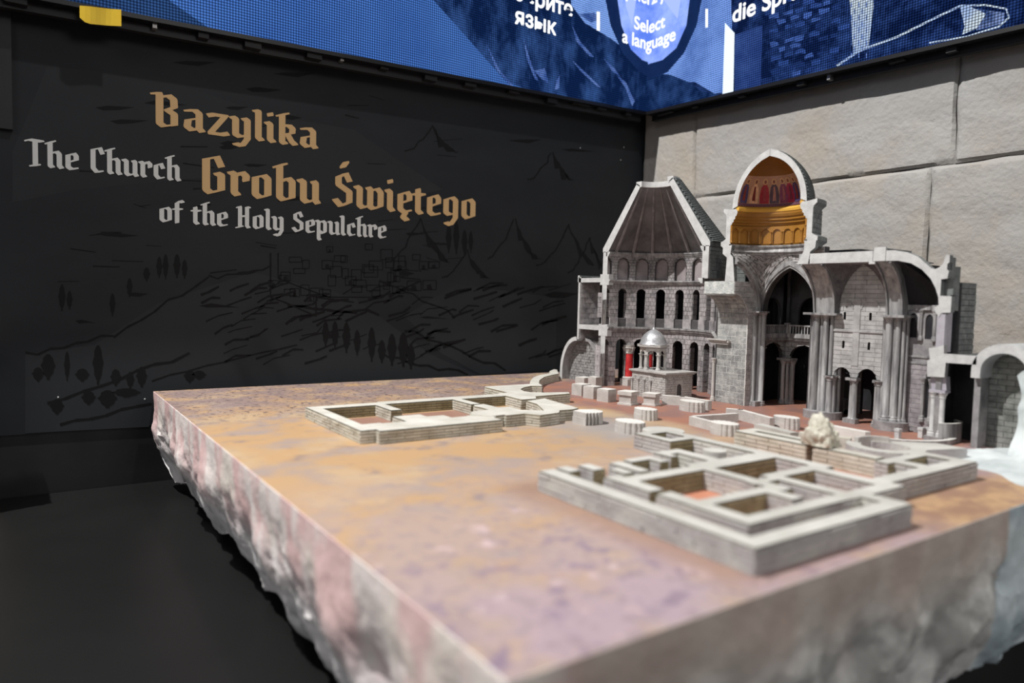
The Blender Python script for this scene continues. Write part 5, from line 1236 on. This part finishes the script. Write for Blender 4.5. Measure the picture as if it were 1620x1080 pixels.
# --- apse
AY, AR = .868, .094
aops = [(3.5, 6.2, .232, .278, .014, 'round'), (-22, 7.0, .230, .276, .014, 'round')]
alow = [(-29, 7, .040, .140, .015, 'round')]
apath = circ(XC, AY, AR)
mb = MB(); arcade(mb, apath, -86, 30, 0, .170, .012, alow, du=5); arcade(mb, apath, -86, 30, .170, .305, .012, aops, du=5); ap = P(mb, 'apse_wall', GREY)
stones(apath, -60, 30, .0, .166, .0120, 26, ap, mat('purple_grey_apse_stone', (.20, .185, .195), (.36, .335, .345), scale=45, rough=.45, bump=.2, rnd=.15), alow, key='none', limit=0, gap=.0009, ug=.4)
for z in (.168, .184): 
    mb = MB(); arcade(mb, circ(XC, AY, AR-.003), -88, 22, z, z+.005, .004, du=5); P(mb, 'apse_string_course', MOULD, ap)
mb = MB(); arcade(mb, circ(XC, AY, AR-.006), -88, 34, .300, .312, .01, du=5); P(mb, 'apse_cornice', MOULD, ap)
for u in (-9, -35, 14):
    a = math.radians(u); mb = MB(); column(mb, XC+(AR-.002)*math.cos(a), AY+(AR-.002)*math.sin(a), .0042, .226, .300, 8); P(mb, 'window_colonnette', MOULD, ap)
for u in (-20, -38):
    a = math.radians(u); mb = MB(); column(mb, XC+(AR-.004)*math.cos(a), AY+(AR-.004)*math.sin(a), .0045, .03, .136, 8); P(mb, 'doorway_colonnette', MOULD, ap)
APV = mat('dark_violet_vault', (.045, .040, .052), (.11, .10, .12), scale=12, rough=.6)
mb = MB(); K = 14; prof = [(max(.0005, AR*math.cos(math.radians(90*i/K))), .310+.105*math.sin(math.radians(90*i/K))) for i in range(K+1)]
mb.revolve(prof, XC, AY, -90, 0, 20, 0, 0, closed=False)
for i in range(K): mb.add([(XC+prof[i][0], AY, prof[i][1]), (XC+prof[i+1][0], AY, prof[i+1][1]), (XC+prof[i+1][0], .93, prof[i+1][1]), (XC+prof[i][0], .93, prof[i][1])], [(0, 1, 2, 3)])
av = P(mb, 'apse_vault', APV, smooth=True)
for u in (-72, -54, -36, -18, 0):
    a = math.radians(u); mb = MB(); mb.path_tube([(XC+(r-.002)*math.cos(a), AY+(r-.002)*math.sin(a), z-.001) for r, z in prof[:-1]], .0016, 5); P(mb, 'vault_rib', APV, av)
mb = MB(); mb.revolve([(AR+.001, 0), (AR+.012, 0), (AR+.030, .32), (.0005, .438), (.0005, .417), (AR*.55, .402), (AR+.001, .30)], XC+.002, AY, -62, 20, 20, 1, 1); P(mb, 'apse_shell', [CUT, DARKIN, EXT])
# white section of the apse vault, gutter and parapet
mb = MB(); sec = [(.930, .441), (.880, .440), (.850, .434), (.825, .423), (.805, .405), (.795, .396), (.786, .393), (.778, .397), (.770, .405), (.765, .424), (.757, .424), (.757, .408), (.761, .404), (.761, .392), (.757, .388), (.759, .372), (.772, .370), (.772, .333),
       (.748, .332), (.748, .296), (.768, .294), (.772, .285), (.781, .297), (.783, .306), (.774, .312), (.776, .330), (.783, .350), (.795, .372), (.815, .393), (.840, .408), (.870, .415), (.930, .416)]
mb.prism_x(sec, XC-.001, XC+.016, 1, 0); se = P(mb, 'apse_section', [CUT, EXT])
mb = MB(); mb.box(XC+.016, XC+.032, .758, .772, .296, .42); mb.box(XC+.016, XC+.04, .753, .758, .335, .372); mb.box(XC+.03, XC+.06, .759, .775, .30, .40); P(mb, 'parapet_wall', EXT, se)
mb = MB(); mb.box(XC, XC+.05, .766, .776, .205, .296, 0); mb.box(XC, XC+.012, .759, .766, .215, .292, 0); P(mb, 'window_jamb', mat('lilac_jamb_paint', (.33, .31, .35), (.42, .40, .43), scale=30), se)
mb = MB(); mb.prism_x([(.790, .213), (.772, .217), (.758, .222), (.757, .203), (.690, .203), (.690, .184), (.752, .183), (.753, .150), (.790, .148), (.792, .185), (.786, .188)], XC-.001, XC+.014, 1, 0); ls = P(mb, 'lower_section', [CUT, GREY])
mb = MB(); mb.prism_x([(.788, .148), (.755, .150), (.752, .120), (.784, .118)], XC+.010, XC+.030, 0, 0); mb.box(XC+.002, XC+.028, .751, .786, .113, .119); P(mb, 'lilac_impost', MATS['lilac_jamb_paint'], ls)
for y in (.779, .760):
    mb = MB(); column(mb, XC+.012, y, .0058, .012, .114, 10); P(mb, 'twin_column', CUT, ls, smooth=True)
mb = MB(); mb.box(XC-.002, XC+.026, .750, .790, 0, .012); P(mb, 'twin_column_base', GREY, ls)
# stair-like exterior block with big joints, at the right of the tower
mb = MB(); mb.box(1.765, 1.838, .757, .80, .195, .365); eb = P(mb, 'outer_block', JOINT)
stones(line(1.838, .757, 1.765, .757), 0, .073, .195, .365, .0135, .080, eb, EXT, key='ch', limit=299, gap=.0013, proud=.0015)
mb = MB(); mb.box(1.79, 1.83, .775, .80, 0, .20); mb.box(1.80, 1.81, .66, .80, 0, .18); P(mb, 'ambulatory_dark', DARKIN)
mb = MB(); mb.box(XC+.014, 1.90, .690, .760, .184, .200); P(mb, 'side_roof', [mat('side_roof_paint', (.16, .165, .165), (.24, .245, .24), scale=30)])
# --- barrel-vaulted chapel at the far right
CYb, RB = .638, .0535
bo = [(CYb+(RB+.008)*math.cos(math.radians(a)), .172+(RB+.007)*math.sin(math.radians(a))) for a in range(180, -1, -10)]
bi = [(CYb+(RB-.010)*math.cos(math.radians(a)), .172+(RB-.013)*math.sin(math.radians(a))) for a in range(0, 181, 10)]
mb = MB(); mb.prism_x([(CYb-RB-.008, .150)]+bo+[(CYb+RB+.008, .155), (CYb+RB-.010, .155)]+bi+[(CYb-RB+.010, .150)], XC-.001, 1.93, 1, 0)
cp = P(mb, 'chapel_vault', [CUT, mat('pale_roof_paint', (.36, .37, .37), (.48, .49, .49), scale=30), DARKIN])
mb = MB(); mb.box(XC+.02, 1.78, .686, .700, 0, .157, 0); mb.box(XC+.012, XC+.02, .684, .696, .0, .135); P(mb, 'chapel_left_wall', GREY, cp)
mb = MB(); mb.box(1.760, 1.772, .58, .69, 0, .225); cbk = P(mb, 'chapel_back_wall', JOINT, cp)
stones(line(1.760, .585, 1.760, .686), 0, .101, 0, .215, .0125, .034, cbk, mat('chapel_grey_stone', (.11, .115, .105), (.24, .245, .23), scale=40, bump=.5, rnd=.2), key='none', limit=0, gap=.0012)
# pale rock mass cut flush with the church section
def rockmass():
    mb = MB(); nz_, ny_ = 34, 22
    ytop = lambda z: .612-.012*noise.noise(Vector((z*20, 1, 2)))-(0 if z < .17 else (z-.17)*.9)
    for j in range(nz_+1):
        z = -.01+.245*j/nz_
        for i in range(ny_+1):
            y = ytop(z)-(ytop(z)-.45)*i/ny_
            d = .018*noise.noise(Vector((y*16, z*16, 7)))+.008*noise.noise(Vector((y*50, z*50, 7)))
            slope = .10*max(0, (z-.02)/.24)*(i/ny_)+.02*(z/.24)
            mb.v.append((min(XC-.008, XC-.030-.035*max(0, 1-z/.06)-d*.6+slope*.3), y-.016, z))
    for j in range(nz_):
        for i in range(ny_): a = j*(ny_+1)+i; mb.f.append((a, a+1, a+ny_+2, a+ny_+1)); mb.m.append(0)
    b0 = len(mb.v); top_ = nz_*(ny_+1)
    for i in range(ny_+1): v = mb.v[top_+i]; mb.v.append((XC-.003, v[1], v[2]-.004))
    for i in range(ny_): mb.f.append((top_+i, top_+i+1, b0+i+1, b0+i)); mb.m.append(0)
    c0 = len(mb.v)
    for j in range(nz_+1): v = mb.v[j*(ny_+1)+ny_]; mb.v.append((XC-.003, v[1], v[2]))
    e0 = len(mb.v)
    for j in range(nz_+1): v = mb.v[j*(ny_+1)]; mb.v.append((XC-.003, v[1], v[2]))
    for j in range(nz_): mb.f.append((j*(ny_+1), (j+1)*(ny_+1), e0+j+1, e0+j)); mb.m.append(0)
    for j in range(nz_): mb.f.append((j*(ny_+1)+ny_, (j+1)*(ny_+1)+ny_, c0+j+1, c0+j)); mb.m.append(0)
    return mb
rm = thing('rock_mass', 'pale blue-grey rock rising at the right edge beside the vaulted chapel', 'rock', (1.8, .55, 0))
rockmass().build('rock_body', ROCKW, rm, smooth=True)

mb = MB(); mb.prism_z(ringpoly(1.745, .79, .048, .056, 215, 330, 16), 0, .045, 0, 1); P(mb, 'chancel_parapet', [MOULD, PIERT])
# ================================================================== SHRINE IN THE ROTUNDA
SH = thing('shrine_model', 'small pale grey domed shrine with columns in the middle of the rotunda', 'shrine model', (1.69, 1.59, 0))
sx0, sx1, sy0, sy1, sh = 1.622, 1.742, 1.520, 1.662, .078
mb = MB(); mb.box(sx0, sx1, sy0, sy1, 0, sh); bd_ = P(mb, 'shrine_body', JOINT, SH)
dop = [(.060, .010, -.1, .040, .010, 'round')]
stones(line(sx0, sy0, sx0, 1.580), 0, .060, 0, sh, .0068, .014, bd_, SHRINE, key='sh', limit=0, gap=.0007, proud=.0015)
stones(line(sx1, sy0, sx0, sy0), 0, sx1-sx0, 0, sh, .0068, .014, bd_, SHRINE, dop, key='sh', limit=0, gap=.0007, proud=.0015)
stones(line(sx0-.001, 1.580, sx0-.001, sy1), 0, .082, 0, sh, .0068, .014, bd_, SHRINE, key='sh', limit=0, gap=.0007, proud=.0010)
sops = [(.0135+.0273*i, .0105, -.01, .056, .0105, 'round') for i in range(3)]
mb = MB(); arcade(mb, line(sx0-.003, 1.580, sx0-.003, sy1+.002), 0, .084, 0, sh, .002, sops, du=.03); P(mb, 'blind_arcade', SHRINE, bd_)
for i in range(4): mb = MB(); column(mb, sx0-.005, 1.580+.0273*i+.0005, .0028, 0, .058, 6); P(mb, 'colonnette', SHRINE, bd_)
mb = MB(); arcade(mb, line(sx1, sy0-.002, sx0, sy0-.002), .046, .074, 0, .058, .003, dop, du=.03); P(mb, 'door_frame', SHRINE, bd_)
mb = MB(); mb.box(sx0-.006, sx1+.006, sy0-.006, sy1+.006, sh, sh+.004); mb.box(sx0-.010, sx1+.010, sy0-.010, sy1+.010, sh+.004, sh+.009); P(mb, 'shrine_cornice', SHRINE, SH)
lx, ly, lr, lz = 1.664, 1.618, .042, sh+.009
mb = MB()
for i in range(6):
    a = math.radians(60*i+10); column(mb, lx+lr*.9*math.cos(a), ly+lr*.9*math.sin(a), .0046, lz, lz+.050, 8)
P(mb, 'lantern_columns', SHRINE, SH)
ring6 = []
mb = MB()
for i in range(6):
    a = math.radians(60*i+10); b = math.radians(60*i+70); A = (lx+lr*math.cos(b), ly+lr*math.sin(b)); B = (lx+lr*math.cos(a), ly+lr*math.sin(a))
    p = line(A[0], A[1], B[0], B[1]); d = math.hypot(A[0]-B[0], A[1]-B[1])
    arcade(mb, lambda u, p=p: (p(u)[0], p(u)[1], -p(u)[2] if False else p(u)[2], p(u)[3]), 0, d, lz+.048, lz+.071, -.006 if False else .006, [(d/2, d*.36, 0, lz+.050, .013, 'round')], du=.05, nsub=8)
P(mb, 'lantern_arches', SHRINE, SH)
mb = MB()
hexa = lambda r: [(lx+r*math.cos(math.radians(60*i+10)), ly+r*math.sin(math.radians(60*i+10))) for i in range(6)]
mb.prism_z(hexa(lr*1.05), lz+.070, lz+.074); mb.prism_z(hexa(lr*1.22), lz+.074, lz+.082); P(mb, 'lantern_cornice', SHRINE, SH)
mb = MB(); pr6 = [(.046, .082), (.043, .086), (.0405, .094), (.037, .103), (.031, .112), (.023, .120), (.014, .126), (.006, .130), (.003, .137), (.0001, .138)]
mb.revolve([(r, lz+z) for r, z in pr6]+[(.0001, lz+.082)], lx, ly, 0, 360, 24); P(mb, 'shrine_dome', SILVER, SH, smooth=True)
